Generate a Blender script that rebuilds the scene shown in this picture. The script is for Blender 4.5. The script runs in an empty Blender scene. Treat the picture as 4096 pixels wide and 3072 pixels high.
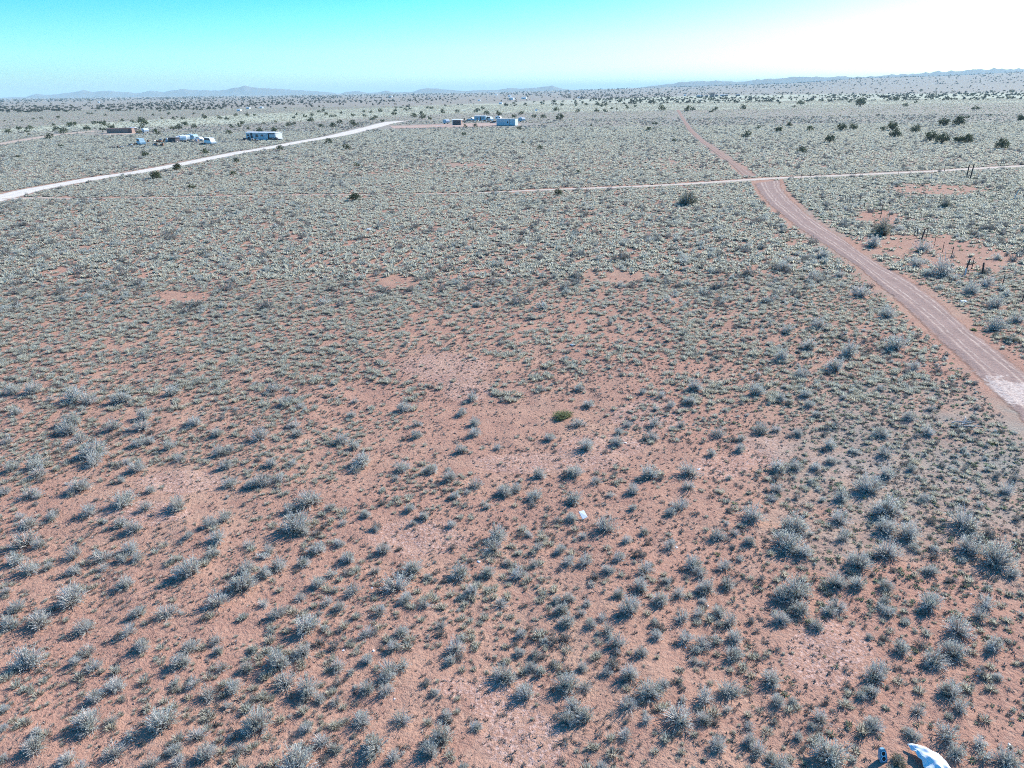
import bpy, bmesh, math, random
import numpy as np
from mathutils import Matrix, Vector
random.seed(7)
S = bpy.context.scene
COL = S.collection

# ------------------------------------------------------------------ camera, sky, sun, exposure
W0, H0 = 1024, 768
FPX = 512 / math.tan(math.radians(35))
CAM_H = 15.0
PITCH, ROLL = math.atan((829.5 - 195.5) * 0.46293 / FPX), math.radians(.75)
_F = np.array((0, math.cos(PITCH), -math.sin(PITCH)))
_R0, _U0 = np.array((1., 0, 0)), np.array((0, math.sin(PITCH), math.cos(PITCH)))
_R = math.cos(ROLL) * _R0 - math.sin(ROLL) * _U0
_U = math.sin(ROLL) * _R0 + math.cos(ROLL) * _U0
cam = bpy.data.cameras.new('camera')
cam.sensor_width = 36
cam.lens = 18 / math.tan(math.radians(35))
cam.clip_start, cam.clip_end = .1, 90000
cam_o = bpy.data.objects.new('camera', cam)
COL.objects.link(cam_o)
_m = Matrix.Identity(4)
for _i in range(3):
    _m[_i][0], _m[_i][1], _m[_i][2] = _R[_i], _U[_i], -_F[_i]
_m[2][3] = CAM_H
cam_o.matrix_world = _m
S.camera = cam_o

HAZE = .000095
SUN_AZ, SUN_EL = math.radians(52), math.radians(31)   # azimuth clockwise from the view direction (+Y)
SKY_STRENGTH, SUN_STRENGTH, EXPOSURE = .125, 5.0, .8
world = bpy.data.worlds.new('World')
S.world = world
world.use_nodes = True
wn, wl = world.node_tree.nodes, world.node_tree.links
sky = wn.new('ShaderNodeTexSky')
sky.sky_type = 'NISHITA'
sky.sun_disc = False
sky.sun_elevation, sky.sun_rotation = SUN_EL, SUN_AZ
sky.altitude, sky.air_density, sky.dust_density, sky.ozone_density = 1700, 1.0, 3.4, 2.6
hsv = wn.new('ShaderNodeHueSaturation')
hsv.inputs['Saturation'].default_value = 1.85
hsv.inputs['Hue'].default_value = .49
bg = wn['Background']
bg.inputs['Strength'].default_value = SKY_STRENGTH
wl.new(sky.outputs[0], hsv.inputs['Color'])
tint = wn.new('ShaderNodeMix'); tint.data_type, tint.blend_type = 'RGBA', 'MULTIPLY'
tint.inputs[0].default_value = 1
tint.inputs[7].default_value = (.72, 1.12, 1.24, 1)       # cool white balance of the little camera
wl.new(hsv.outputs[0], tint.inputs[6])
wl.new(tint.outputs[2], bg.inputs['Color'])

sun = bpy.data.lights.new('sun', 'SUN')
sun.energy, sun.angle, sun.color = SUN_STRENGTH, math.radians(.53), (1, .945, .86)
sun_o = bpy.data.objects.new('sun', sun)
COL.objects.link(sun_o)
_sd = Vector((math.sin(SUN_AZ) * math.cos(SUN_EL), math.cos(SUN_AZ) * math.cos(SUN_EL), math.sin(SUN_EL)))
sun_o.rotation_euler = _sd.to_track_quat('Z', 'Y').to_euler()
S.view_settings.view_transform = 'Standard'
S.view_settings.look = 'None'
S.view_settings.exposure, S.view_settings.gamma = EXPOSURE, 1
S.view_settings.use_curve_mapping = False
S.cycles.use_denoising = False
S.cycles.max_bounces, S.cycles.diffuse_bounces = 3, 2
S.cycles.transparent_max_bounces = 6
S.cycles.pixel_filter_type = 'BLACKMAN_HARRIS'
S.cycles.filter_width = .9
S.cycles.use_adaptive_sampling = True
S.cycles.adaptive_threshold = .025

# ------------------------------------------------------------------ where a point of the photograph lies on the plain
def ground(px, py):
    """1024x768 pixel -> x, y on the plain and depth along the optical axis."""
    X, Y = (np.asarray(px, float) - 512) / FPX, -(np.asarray(py, float) - 384) / FPX
    d = [_F[i] + X * _R[i] + Y * _U[i] for i in range(3)]
    t = -CAM_H / np.minimum(d[2], -1e-4)
    return d[0] * t, d[1] * t, t
def pixel(x, y, z=0):
    v = [x, y, z - CAM_H]
    dz = sum(v[i] * _F[i] for i in range(3))
    return 512 + FPX * sum(v[i] * _R[i] for i in range(3)) / dz, 384 - FPX * sum(v[i] * _U[i] for i in range(3)) / dz, dz
def tile(x0, y0, s):
    """local coordinates of an enlarged view -> 1024 px"""
    return lambda x, y: ((x0 + x * s) / 4, (y0 + y * s) / 4)
TA, TB, TC, TD = (tile(x, 2300, .4652) for x in (0, 1024, 2048, 3072))
TE = tile(0, 1532, .463)
TF, TG, TH = (tile(x, 1532, .807) for x in (1024, 2048, 3072))
TI, TJ, TK, TL = (tile(x, 764, .807) for x in (0, 1024, 2048, 3072))
C1, C2, C3, C4 = tile(0, 200, .4973), tile(1000, 300, .5425), tile(2200, 250, .4521), tile(3100, 250, .4503)
C5, C7, C8, C9 = tile(2900, 600, .663), tile(3500, 650, .3616), tile(600, 450, .2712), tile(1700, 420, .226)
CA = tile(350, 460, .1808)
def disp(x, y): return x * .46293, y * .46293

# ------------------------------------------------------------------ noise and height of the land
class Noise:
    def __init__(s, seed): s.t = np.random.RandomState(seed).rand(256, 256)
    def __call__(s, x, y):
        xi, yi = np.floor(x).astype(int), np.floor(y).astype(int)
        fx, fy = x - xi, y - yi
        fx, fy = fx * fx * (3 - 2 * fx), fy * fy * (3 - 2 * fy)
        g = lambda a, b: s.t[a % 256, b % 256]
        return (g(xi, yi) * (1 - fx) + g(xi + 1, yi) * fx) * (1 - fy) + (g(xi, yi + 1) * (1 - fx) + g(xi + 1, yi + 1) * fx) * fy
N1, N2, N3, N4 = Noise(1), Noise(2), Noise(3), Noise(4)
def sstep(a, b, x):
    t = np.clip((x - a) / (b - a), 0, 1)
    return t * t * (3 - 2 * t)

# roads: left and right edges, traced where they lie
def strip(tl, left, right, n):
    def res(pts):
        P = np.array([ground(*tl(*p))[:2] for p in pts])
        d = np.r_[0, np.cumsum(np.hypot(*np.diff(P, axis=0).T))]
        t = np.linspace(0, d[-1], n)
        k = np.c_[np.interp(t, d, P[:, 0]), np.interp(t, d, P[:, 1])]
        for _ in range(3): k[1:-1] = (k[:-2] + 2 * k[1:-1] + k[2:]) / 4
        return k
    return res(left), res(right)
def center(pts, w, n):
    """centre line through 1024-px points, w metres wide (list per point)"""
    P = np.array([ground(*p)[:2] for p in pts])
    d = np.r_[0, np.cumsum(np.hypot(*np.diff(P, axis=0).T))]
    t = np.linspace(0, d[-1], n)
    k = np.c_[np.interp(t, d, P[:, 0]), np.interp(t, d, P[:, 1])]
    for _ in range(3): k[1:-1] = (k[:-2] + 2 * k[1:-1] + k[2:]) / 4
    ww = np.interp(t, d, w)
    g = np.gradient(k, axis=0); g /= np.hypot(*g.T)[:, None]
    nn = np.c_[-g[:, 1], g[:, 0]] * ww[:, None] / 2
    return k + nn, k - nn
near_l = [(165, 205), (200, 262), (260, 335), (425, 470), (612, 588), (815, 722), (965, 860), (1120, 995), (1275, 1155), (1475, 1330), (1630, 1490), (1780, 1630), (1990, 1900), (2300, 2250)]
near_r = [(345, 180), (350, 225), (400, 290), (520, 400), (700, 520), (820, 610), (950, 690), (1120, 775), (1280, 890), (1420, 1020), (1560, 1130), (1700, 1235), (1804, 1310), (2100, 1540)]
ROADS = {
    'near': strip(C5, near_l, near_r, 160),
    'far': strip(C3, [(1115, 418), (1160, 500), (1220, 600), (1310, 690), (1480, 820), (1610, 910), (1725, 1030)], [(1145, 418), (1200, 510), (1270, 600), (1370, 690), (1520, 790), (1640, 880), (1840, 1010)], 120),
    'cross': center([C1(-150, 1202), C1(300, 1190), C1(700, 1195), C1(1200, 1190), C2(120, 886), C2(500, 884), C2(900, 880), C2(1500, 875), C2(1850, 862), C3(0, 1125), C3(400, 1112), C3(900, 1092), C3(1300, 1070), C3(1740, 1040), C4(0, 1028), C4(470, 1010), C4(900, 990), C4(1500, 962), C4(1740, 945), C4(2212, 920), C4(2700, 893)],
                    [3.0, 1.6, 1.0, .8, .7, .6, .6, .7, 1.3, 2.0, 2.4, 2.6, 2.8, 3, 3, 3, 3, 3, 3, 3, 3], 260),
    'pale': center([C1(-160, 1222), C1(60, 1176), C1(200, 1135), C1(500, 1080), C1(800, 1025), C1(1100, 985), C1(1400, 930), C1(1700, 870), C1(2000, 810), C2(0, 562), C2(200, 525), C2(400, 488), C2(600, 455), C2(700, 434), C2(800, 408), C2(900, 385), C2(980, 362), C2(1060, 345), C2(1160, 338)],
                   [7, 6, 5.2, 5, 5, 5.2, 5.2, 5.4, 5.5, 5.5, 5.6, 6, 7, 9, 9, 9.5, 10, 11, 6], 200),
    'distant': center([C1(-80, 775), C1(0, 757), C1(200, 722), C1(400, 690), C1(600, 666), C1(800, 652)], [6, 6, 6, 6.5, 7, 8], 60),
    'yard': strip(C2, [(1020, 372), (1120, 372), (1400, 361), (1600, 354), (1800, 350), (1990, 358)], [(1060, 396), (1150, 396), (1400, 388), (1600, 386), (1800, 379), (2000, 372)], 40),
    'shed_yard': strip(CA, [(380, 385), (560, 380), (800, 385), (1000, 380), (1150, 380)], [(330, 440), (560, 450), (800, 440), (950, 430), (1150, 428)], 20),
}
_seg = []
for k_, (a_, b_) in ROADS.items():
    c_ = (a_ + b_) / 2
    g_ = np.gradient(c_, axis=0); g_ /= np.hypot(*g_.T)[:, None]
    hw_ = np.abs((a_ - b_)[:, 0] * g_[:, 1] - (a_ - b_)[:, 1] * g_[:, 0]) / 2
    st_ = max(1, len(c_) // 60)
    _seg.append((c_[::st_], hw_[::st_]))
RC, RW = np.concatenate([s[0] for s in _seg]), np.concatenate([s[1] for s in _seg])
def road_gap(x, y):
    """metres from the nearest road edge (negative on the road)"""
    x, y = np.atleast_1d(x).astype(float), np.atleast_1d(y).astype(float)
    out = np.full(x.shape, 1e9)
    for (cs, hw) in _seg:
        a, b = cs[:-1], cs[1:]
        for i in range(len(a)):
            r = hw[i] + hw[i + 1] + 4
            w = np.nonzero((x > min(a[i, 0], b[i, 0]) - r) & (x < max(a[i, 0], b[i, 0]) + r) & (y > min(a[i, 1], b[i, 1]) - r) & (y < max(a[i, 1], b[i, 1]) + r))[0]
            if not len(w): continue
            X, Y = x[w], y[w]
            d = b[i] - a[i]
            L2 = (d ** 2).sum() + 1e-9
            t = np.clip(((X - a[i, 0]) * d[0] + (Y - a[i, 1]) * d[1]) / L2, 0, 1)
            q = np.hypot(X - a[i, 0] - t * d[0], Y - a[i, 1] - t * d[1]) - (hw[i] * (1 - t) + hw[i + 1] * t)
            out[w] = np.minimum(out[w], q)
    return out
def height(x, y, gap=None):
    x, y = np.atleast_1d(x).astype(float), np.atleast_1d(y).astype(float)
    if gap is None: gap = road_gap(x, y)
    d = np.hypot(x, y)
    px, _, _ = pixel(x, np.maximum(y, 1), 0)
    rise = np.interp(px / .46293, [1050, 1500, 1700, 1850, 2212, 3000], [0, 24, 36, 58, 72, 80])
    far = sstep(1500, 5200, d) * rise * (y > 100) * (1 + .25 * (N1(x / 400, y / 700) - .5))
    near = (N1(x * .28, y * .28) - .5) * .16 + (N2(x * 1.3, y * 1.3) - .5) * .07 + (N3(x * 3.1, y * 3.1) - .5) * .028
    near *= (1 - sstep(60, 120, d)) * sstep(.1, 1.6, gap)
    return far + near - .012 * (1 - sstep(-.1, .4, gap)) * (d < 3000)
def hz(x, y): return float(height(x, y)[0])

# ------------------------------------------------------------------ helpers
def tag(o, label=None, cat=None, group=None, kind=None):
    for k, v in (('label', label), ('category', cat), ('group', group), ('kind', kind)):
        if v: o[k] = v
    return o
def link(o, parent=None):
    COL.objects.link(o)
    if parent is not None: o.parent = parent
    return o
def empty(name, loc, rz=0):
    o = bpy.data.objects.new(name, None)
    o.location, o.rotation_euler = loc, (0, 0, rz)
    return link(o)
class MB:
    def __init__(s): s.v, s.f, s.m = [], [], []
    def add(s, vs, fs, mi=0):
        b = len(s.v)
        s.v += [tuple(v) for v in vs]
        s.f += [tuple(i + b for i in f) for f in fs]
        s.m += [mi] * len(fs)
        return s
    def box(s, c, d, rz=0, mi=0, tilt=None):
        x, y, z = (k / 2 for k in d)
        vs = [Vector((i * x, j * y, k * z)) for k in (-1, 1) for j in (-1, 1) for i in (-1, 1)]
        M = Matrix.Rotation(rz, 3, 'Z')
        if tilt: M = M @ Matrix.Rotation(tilt[0], 3, tilt[1])
        vs = [M @ v + Vector(c) for v in vs]
        return s.add(vs, [(0, 2, 3, 1), (4, 5, 7, 6), (0, 1, 5, 4), (2, 6, 7, 3), (0, 4, 6, 2), (1, 3, 7, 5)], mi)
    def prism(s, prof, x0, x1, axis='x', mi=0):
        """profile (a, z) extruded along x (or y)"""
        n = len(prof)
        mk = (lambda t, p: (t, p[0], p[1])) if axis == 'x' else (lambda t, p: (p[0], t, p[1]))
        vs = [mk(x0, p) for p in prof] + [mk(x1, p) for p in prof]
        fs = [(i, (i + 1) % n, n + (i + 1) % n, n + i) for i in range(n)] + [tuple(range(n))[::-1], tuple(range(n, 2 * n))]
        return s.add(vs, fs, mi)
    def tube(s, pts, rad, n=6, mi=0):
        pts = [Vector(p) for p in pts]
        rings = []
        for i, p in enumerate(pts):
            d = (pts[min(i + 1, len(pts) - 1)] - pts[max(i - 1, 0)]).normalized()
            a = d.cross(Vector((0, 0, 1)))
            if a.length < .05: a = d.cross(Vector((1, 0, 0)))
            a.normalize(); b = d.cross(a)
            r = rad[i] if hasattr(rad, '__len__') else rad
            rings.append([p + r * (math.cos(2 * math.pi * k / n) * a + math.sin(2 * math.pi * k / n) * b) for k in range(n)])
        vs = [v for R in rings for v in R]
        fs = [(i * n + k, i * n + (k + 1) % n, (i + 1) * n + (k + 1) % n, (i + 1) * n + k) for i in range(len(pts) - 1) for k in range(n)]
        fs += [tuple(range(n))[::-1], tuple(range((len(pts) - 1) * n, len(pts) * n))]
        return s.add(vs, fs, mi)
    def mesh(s, name, mats, smooth=False):
        me = bpy.data.meshes.new(name)
        me.from_pydata(s.v, [], s.f)
        for m in (mats if isinstance(mats, (list, tuple)) else [mats]): me.materials.append(m)
        if max(s.m, default=0): me.polygons.foreach_set('material_index', s.m)
        if smooth: me.polygons.foreach_set('use_smooth', [True] * len(s.f))
        me.update()
        return me
    def build(s, name, mats, parent=None, smooth=False):
        return link(bpy.data.objects.new(name, s.mesh(name, mats, smooth)), parent)

# ------------------------------------------------------------------ materials
class NT:
    def __init__(s, name):
        s.mat = bpy.data.materials.new(name)
        s.mat.use_nodes = True
        s.n, s.l = s.mat.node_tree.nodes, s.mat.node_tree.links
        s.b = s.n['Principled BSDF']
        s.out = s.n['Material Output']
    def new(s, t, **kw):
        o = s.n.new('ShaderNode' + t)
        for k, v in kw.items(): setattr(o, k, v)
        return o
    def set(s, sock, v):
        if isinstance(v, bpy.types.NodeSocket): s.l.new(v, sock)
        elif isinstance(v, (tuple, list)) and len(v) == 3 and sock.type == 'RGBA': sock.default_value = (*v, 1)
        else: sock.default_value = v
    def noise(s, vec, scale, detail=3, rough=.55):
        o = s.new('TexNoise'); s.set(o.inputs['Vector'], vec)
        o.inputs['Scale'].default_value, o.inputs['Detail'].default_value, o.inputs['Roughness'].default_value = scale, detail, rough
        return o.outputs['Fac']
    def ramp(s, fac, lo, hi):
        o = s.new('MapRange'); s.set(o.inputs['Value'], fac)
        o.inputs['From Min'].default_value, o.inputs['From Max'].default_value = lo, hi
        return o.outputs['Result']
    def mix(s, fac, a, b, mode='MIX'):
        o = s.new('Mix', data_type='RGBA', blend_type=mode)
        s.set(o.inputs[0], fac); s.set(o.inputs[6], a); s.set(o.inputs[7], b)
        return o.outputs[2]
    def math(s, op, a, b=0.):
        o = s.new('Math', operation=op); s.set(o.inputs[0], a); s.set(o.inputs[1], b)
        return o.outputs[0]
    def attr(s, name):
        o = s.new('Attribute'); o.attribute_name = name
        return o
    def pos(s): return s.new('NewGeometry').outputs['Position']
    def obj(s): return s.new('TexCoord').outputs['Object']
    def rand(s): return s.new('ObjectInfo').outputs['Random']
    def bump(s, h, strength, dist):
        o = s.new('Bump'); s.set(o.inputs['Height'], h)
        o.inputs['Strength'].default_value, o.inputs['Distance'].default_value = strength, dist
        s.l.new(o.outputs[0], s.b.inputs['Normal'])
    def color(s, c, rough=.9, spec=.1):
        s.set(s.b.inputs['Base Color'], c)
        s.b.inputs['Roughness'].default_value = rough
        s.b.inputs['Specular IOR Level'].default_value = spec
        return s
def painted(name, c, rough=.6, dirt=(.25, .2, .16), amt=.35, metal=0, scale=1.5):
    t = NT(name)
    p = t.obj()
    n = t.ramp(t.noise(p, scale, 4), .45, .75)
    t.color(t.mix(t.math('MULTIPLY', n, amt), c, dirt), rough, .3)
    t.b.inputs['Metallic'].default_value = metal
    return t.mat
def foliage(name, ca, cb, cc, trans=.3, patch=1.2):
    """ca..cb by plant, cc by noise within the plant"""
    t = NT(name)
    c = t.mix(t.rand(), ca, cb)
    c = t.mix(t.ramp(t.noise(t.pos(), patch * 3, 0), .4, .7), c, cc)
    t.color(c, .85, .08)
    tr = t.new('BsdfTranslucent'); t.l.new(c, tr.inputs['Color'])
    mx = t.new('MixShader'); mx.inputs[0].default_value = trans
    t.l.new(t.b.outputs[0], mx.inputs[1]); t.l.new(tr.outputs[0], mx.inputs[2])
    t.l.new(mx.outputs[0], t.out.inputs['Surface'])
    return t.mat
M = {}
M['sage'] = foliage('sage_leaf', (.52, .53, .475), (.62, .62, .57), (.45, .47, .39), .45)
M['sage_twig'] = foliage('sage_twig', (.50, .46, .43), (.60, .56, .53), (.34, .29, .26), .2)
M['sage_green'] = foliage('green_leaf', (.32, .35, .17), (.37, .39, .2), (.22, .25, .11), .35)
M['olive'] = foliage('olive_leaf', (.24, .23, .15), (.28, .27, .18), (.17, .16, .11), .3)
M['straw'] = foliage('straw_blade', (.64, .58, .45), (.50, .52, .45), (.58, .56, .46), .48)
M['straw_dark'] = foliage('old_blade', (.26, .21, .17), (.34, .30, .25), (.18, .15, .13), .2)
M['weed'] = foliage('weed_leaf', (.27, .33, .23), (.37, .41, .31), (.24, .30, .16), .35)
M['juniper'] = foliage('juniper_leaf', (.09, .11, .055), (.125, .14, .07), (.065, .08, .045), .2, .3)
M['juniper_far'] = foliage('far_juniper_leaf', (.055, .07, .05), (.08, .09, .06), (.05, .06, .045), .1, .1)
M['bark'] = painted('bark', (.17, .13, .10), .95, (.1, .08, .07), .6, 0, 6)
M['deadwood'] = painted('dead_wood', (.52, .48, .44), .9, (.22, .19, .17), .5, 0, 9)

def soil():
    t = NT('soil')
    p = t.pos()
    big, mid, fine = t.noise(p, .09, 2), t.noise(p, .9, 2, .6), t.noise(p, 9, 2, .65)
    c = t.mix(t.ramp(big, .35, .65), (.385, .212, .155), (.40, .250, .180))
    c = t.mix(t.ramp(mid, .35, .7), c, (.335, .185, .138))
    c = t.mix(t.math('MULTIPLY', t.ramp(fine, .5, .75), .55), c, (.46, .31, .235))
    # pebbles and clods
    v = t.new('TexVoronoi'); t.set(v.inputs['Vector'], p); v.inputs['Scale'].default_value = 9
    peb = t.math('MULTIPLY', t.ramp(v.outputs['Distance'], .34, .16), t.ramp(mid, .45, .62))
    c = t.mix(t.math('MULTIPLY', peb, .5), c, (.25, .135, .105))
    at = t.attr('zone')
    sep = t.new('SeparateColor'); t.l.new(at.outputs['Color'], sep.inputs[0])
    crust, veg, pale = sep.outputs[0], sep.outputs[1], sep.outputs[2]
    # cracked pale crust flakes
    fl = t.math('MULTIPLY', t.ramp(t.noise(p, 11, 2, .75), .44, .60), t.ramp(v.outputs['Distance'], .7, .4))
    fl = t.math('MULTIPLY', fl, t.ramp(t.math('ADD', crust, t.math('MULTIPLY', mid, .7)), .62, 1.0))
    c = t.mix(t.math('MULTIPLY', fl, .75), c, (.54, .375, .325))
    # thin growth between the plants, straw grass beyond
    vn = t.math('ADD', veg, t.math('MULTIPLY', t.math('SUBTRACT', t.noise(p, .35, 3, .7), .5), 1.1))
    vc = t.mix(t.ramp(big, .35, .65), (.26, .265, .225), (.29, .26, .225))
    c = t.mix(t.math('MULTIPLY', t.ramp(vn, .2, .8), .92), c, vc)
    gn = t.math('ADD', pale, t.math('MULTIPLY', t.math('SUBTRACT', t.noise(p, .05, 4, .75), .5), 1.1))
    c = t.mix(t.ramp(gn, .3, .75), c, (.42, .42, .32))
    t.color(c, .95, .05)
    t.bump(t.noise(p, 6, 3, .7), .9, .07)
    return t.mat
M['soil'] = soil()
def track(name, bed, ridge, lines, side, amt=1.):
    """dirt track: u across, v metres along"""
    t = NT(name)
    uv = t.new('UVMap').outputs[0]
    sp = t.new('SeparateXYZ'); t.l.new(uv, sp.inputs[0])
    p = t.pos()
    wob = t.math('MULTIPLY', t.math('SUBTRACT', t.noise(p, .3, 4, .65), .5), .2)
    u = t.math('ADD', sp.outputs[0], wob)
    c = t.mix(t.ramp(t.noise(p, .5, 4), .35, .65), bed, tuple(k * .86 for k in bed))
    c = t.mix(t.math('MULTIPLY', t.ramp(t.noise(p, 7, 4, .7), .5, .7), .4), c, tuple(min(1, k * 1.25) for k in bed))
    for cu, w in lines:
        d = t.math('ABSOLUTE', t.math('SUBTRACT', u, cu))
        m = t.math('MULTIPLY', t.ramp(d, w, w * .2), t.ramp(t.noise(p, .8, 5, .75), .38, .62))
        c = t.mix(t.math('MULTIPLY', m, amt), c, ridge)
    e = t.math('ABSOLUTE', t.math('SUBTRACT', t.math('ADD', sp.outputs[0], t.math('MULTIPLY', wob, 1.5)), .5))
    c = t.mix(t.ramp(t.math('ADD', e, t.math('MULTIPLY', t.math('SUBTRACT', t.noise(p, 1.1, 5, .7), .5), .22)), .37, .47), c, side)
    if name == 'near_track':    # dried pale crust where water stood
        at = t.attr('crust')
        k = t.math('ADD', at.outputs['Fac'], t.math('MULTIPLY', t.math('SUBTRACT', t.noise(p, .55, 5, .75), .5), 2.2))
        c = t.mix(t.math('MULTIPLY', t.ramp(k, .74, .86), t.ramp(t.noise(p, 6, 3, .7), .25, .6)), c, (.56, .455, .40))
    t.color(c, .95, .05)
    # ragged verge: the bed thins out into the soil
    al = t.math('ADD', t.math('ABSOLUTE', t.math('SUBTRACT', sp.outputs[0], .5)), t.math('MULTIPLY', t.math('SUBTRACT', t.noise(p, .7, 5, .75), .5), .3))
    t.set(t.b.inputs['Alpha'], t.ramp(al, .46, .38))
    t.bump(t.noise(p, 4, 3, .7), .8, .07)
    return t.mat

# ------------------------------------------------------------------ ground
CRUST = [(disp, x, y, a, b) for x, y, a, b in [(960, 795, 110, 34), (1180, 1000, 190, 26), (1300, 965, 110, 30), (390, 1040, 110, 30), (900, 1160, 120, 45), (1090, 1500, 90, 70), (1130, 1600, 110, 70), (1790, 1410, 110, 85), (1650, 975, 70, 40), (1010, 840, 60, 30), (1400, 900, 90, 40), (980, 1480, 40, 25), (300, 1110, 130, 30), (1820, 1000, 90, 30), (1560, 1010, 70, 30)]]
BARE = [(960, 795, 125, 40), (1180, 1000, 270, 26), (1060, 930, 160, 40), (400, 1040, 130, 40), (300, 1085, 270, 40), (880, 1150, 170, 55), (1100, 1520, 95, 80), (1090, 1620, 130, 60), (1790, 1420, 115, 85), (1640, 970, 90, 40), (1350, 985, 200, 32), (1150, 880, 70, 24), (1230, 1230, 60, 30), (1500, 1000, 130, 25), (700, 1080, 110, 25), (1360, 1130, 110, 50), (60, 1640, 120, 60), (150, 1370, 100, 35), (1960, 530, 170, 26), (2020, 410, 120, 14), (1900, 470, 60, 18), (1680, 1130, 90, 30), (820, 860, 70, 30), (1330, 600, 90, 14), (860, 610, 60, 14), (400, 640, 70, 14), (1010, 357, 70, 4), (250, 900, 60, 20), (2100, 560, 120, 30)]
def ell(px, py, L, grow=1.):
    o = np.zeros(np.shape(px))
    for x, y, a, b in L:
        r = np.hypot((px / .46293 - x) / (a * grow), (py / .46293 - y) / (b * grow))
        o = np.maximum(o, 1 - sstep(.55, 1.15, r))
    return o
def zones(x, y):
    px, py, _ = pixel(x, np.maximum(y, 3.), 0)
    X, Y = px / .46293, py / .46293
    crust = ell(px, py, [c[1:] for c in CRUST])
    d = np.hypot(x, y)
    veg = sstep(50, 300, d) * .8
    veg = np.maximum(veg, .55 * sstep(1450, 1850, X) * sstep(700, 950, Y) * (1 - sstep(1050, 1400, Y)))
    veg = np.maximum(veg, .5 * sstep(1690, 1760, X) * (1 - sstep(430, 800, Y)) * (1 - ell(px, py, BARE)))
    # straw belt beyond the clusters: rises to the right like the horizon
    yb = Y - (205 - .0131 * (X - 400))
    lo = np.interp(X, [0, 600, 1000, 1500, 2212], [86, 66, 52, 50, 48])
    hi = np.interp(X, [0, 600, 1000, 1500, 2212], [66, 38, 25, 14, 17])
    pale = sstep(-6, 12, lo - yb) * sstep(-2, 5, yb - hi)
    pale = pale * (.6 + .8 * (N4(x / 160, y / 60) - .3))
    return crust, veg, np.clip(pale, 0, 1), d

ys = np.concatenate([np.linspace(-40, 7, 24), np.arange(7.3, 62, .26), np.geomspace(62.5, 800, 130), np.geomspace(830, 34000, 70)])
ss = np.concatenate([np.linspace(-2.6, -1.05, 8), np.linspace(-1, 1, 421), np.linspace(1.05, 2.6, 8)])
YY, SSg = np.meshgrid(ys, ss, indexing='ij')
XX = SSg * (.78 * np.abs(YY) + 11)
gx, gy = XX.ravel(), YY.ravel()
ggap = road_gap(gx, gy)
gzv = height(gx, gy, ggap)
nr, nc = YY.shape
me = bpy.data.meshes.new('ground')
ii = (np.arange(nr - 1)[:, None] * nc + np.arange(nc - 1)[None]).ravel()
quads = np.c_[ii, ii + 1, ii + nc + 1, ii + nc]
me.vertices.add(len(gx)); me.vertices.foreach_set('co', np.c_[gx, gy, gzv].ravel())
me.loops.add(quads.size); me.loops.foreach_set('vertex_index', quads.ravel().astype(np.int32))
me.polygons.add(len(quads)); me.polygons.foreach_set('loop_start', np.arange(0, quads.size, 4, dtype=np.int32))
me.polygons.foreach_set('use_smooth', np.ones(len(quads), bool))
me.update(); me.validate()
zc = zones(gx, gy)
ca_ = me.color_attributes.new('zone', 'FLOAT_COLOR', 'POINT')
ca_.data.foreach_set('color', np.c_[zc[0], zc[1], zc[2], np.ones(len(gx))].ravel())
me.materials.append(M['soil'])
g_o = tag(link(bpy.data.objects.new('ground', me)), kind='structure', label='red-brown desert plain with bare crusted patches')

def road(name, key, mat, label, prof, crust=None, lift=0.):
    L, R = ROADS[key]
    n = len(L)
    us = np.linspace(0, 1, len(prof))
    P = L[:, None] * (1 - us[None, :, None]) + R[:, None] * us[None, :, None]
    dl = np.r_[0, np.cumsum(np.hypot(*np.diff((L + R) / 2, axis=0).T))]
    zz = np.array(prof)[None] + (N2(P[..., 0] * 2, P[..., 1] * 2) - .5) * .025 + lift
    zz = zz + np.where(np.hypot(P[..., 0], P[..., 1]) > 1500, 0, 0)
    k = len(prof)
    vs = np.c_[P.reshape(-1, 2), zz.ravel()]
    fs = [(i * k + j, i * k + j + 1, (i + 1) * k + j + 1, (i + 1) * k + j) for i in range(n - 1) for j in range(k - 1)]
    me = bpy.data.meshes.new(name)
    me.from_pydata(vs.tolist(), [], [f[::-1] for f in fs])
    uv = me.uv_layers.new(name='UVMap')
    for lp in me.loops:
        i, j = divmod(lp.vertex_index, k)
        uv.data[lp.index].uv = (us[j], dl[i])
    if crust:
        a = me.attributes.new('crust', 'FLOAT', 'POINT')
        cx, cy, cr = crust
        a.data.foreach_set('value', np.clip(1.15 - np.hypot(vs[:, 0] - cx, vs[:, 1] - cy) / cr, 0, 1))
    me.polygons.foreach_set('use_smooth', [True] * len(fs))
    me.materials.append(mat)
    me.update()
    return tag(link(bpy.data.objects.new(name, me)), kind='structure', label=label)
rutted = [-.008, .0, .012, .03, .065, .01, .055, .03, .03, .03, .05, .012, .06, .012, .0, -.008]
_bed, _rid = (.315, .215, .185), (.52, .40, .33)
cx_, cy_, _ = ground(*C5(1740, 1470))
road('dirt_road', 'near', track('near_track', _bed, _rid, [(.30, .045), (.41, .03), (.70, .04), (.81, .03)], (.37, .22, .165), 1.), 'rutted red dirt road running from the edge of the photo to the crossroads', rutted, (float(cx_), float(cy_), 5.2))
flat_ = [-.03, .015, .025, .02, .025, .02, .015, -.03]
road('dirt_road', 'far', track('far_track', (.32, .21, .17), (.47, .36, .29), [(.3, .07), (.7, .06)], (.33, .21, .17), .7), 'narrow dirt road going on from the crossroads towards the horizon', flat_, lift=.006)
road('dirt_track', 'cross', track('cross_track', (.50, .41, .34), (.60, .51, .44), [(.5, .3)], (.36, .23, .18)), 'pale dirt track running straight across the plain', flat_, lift=.012)
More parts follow.
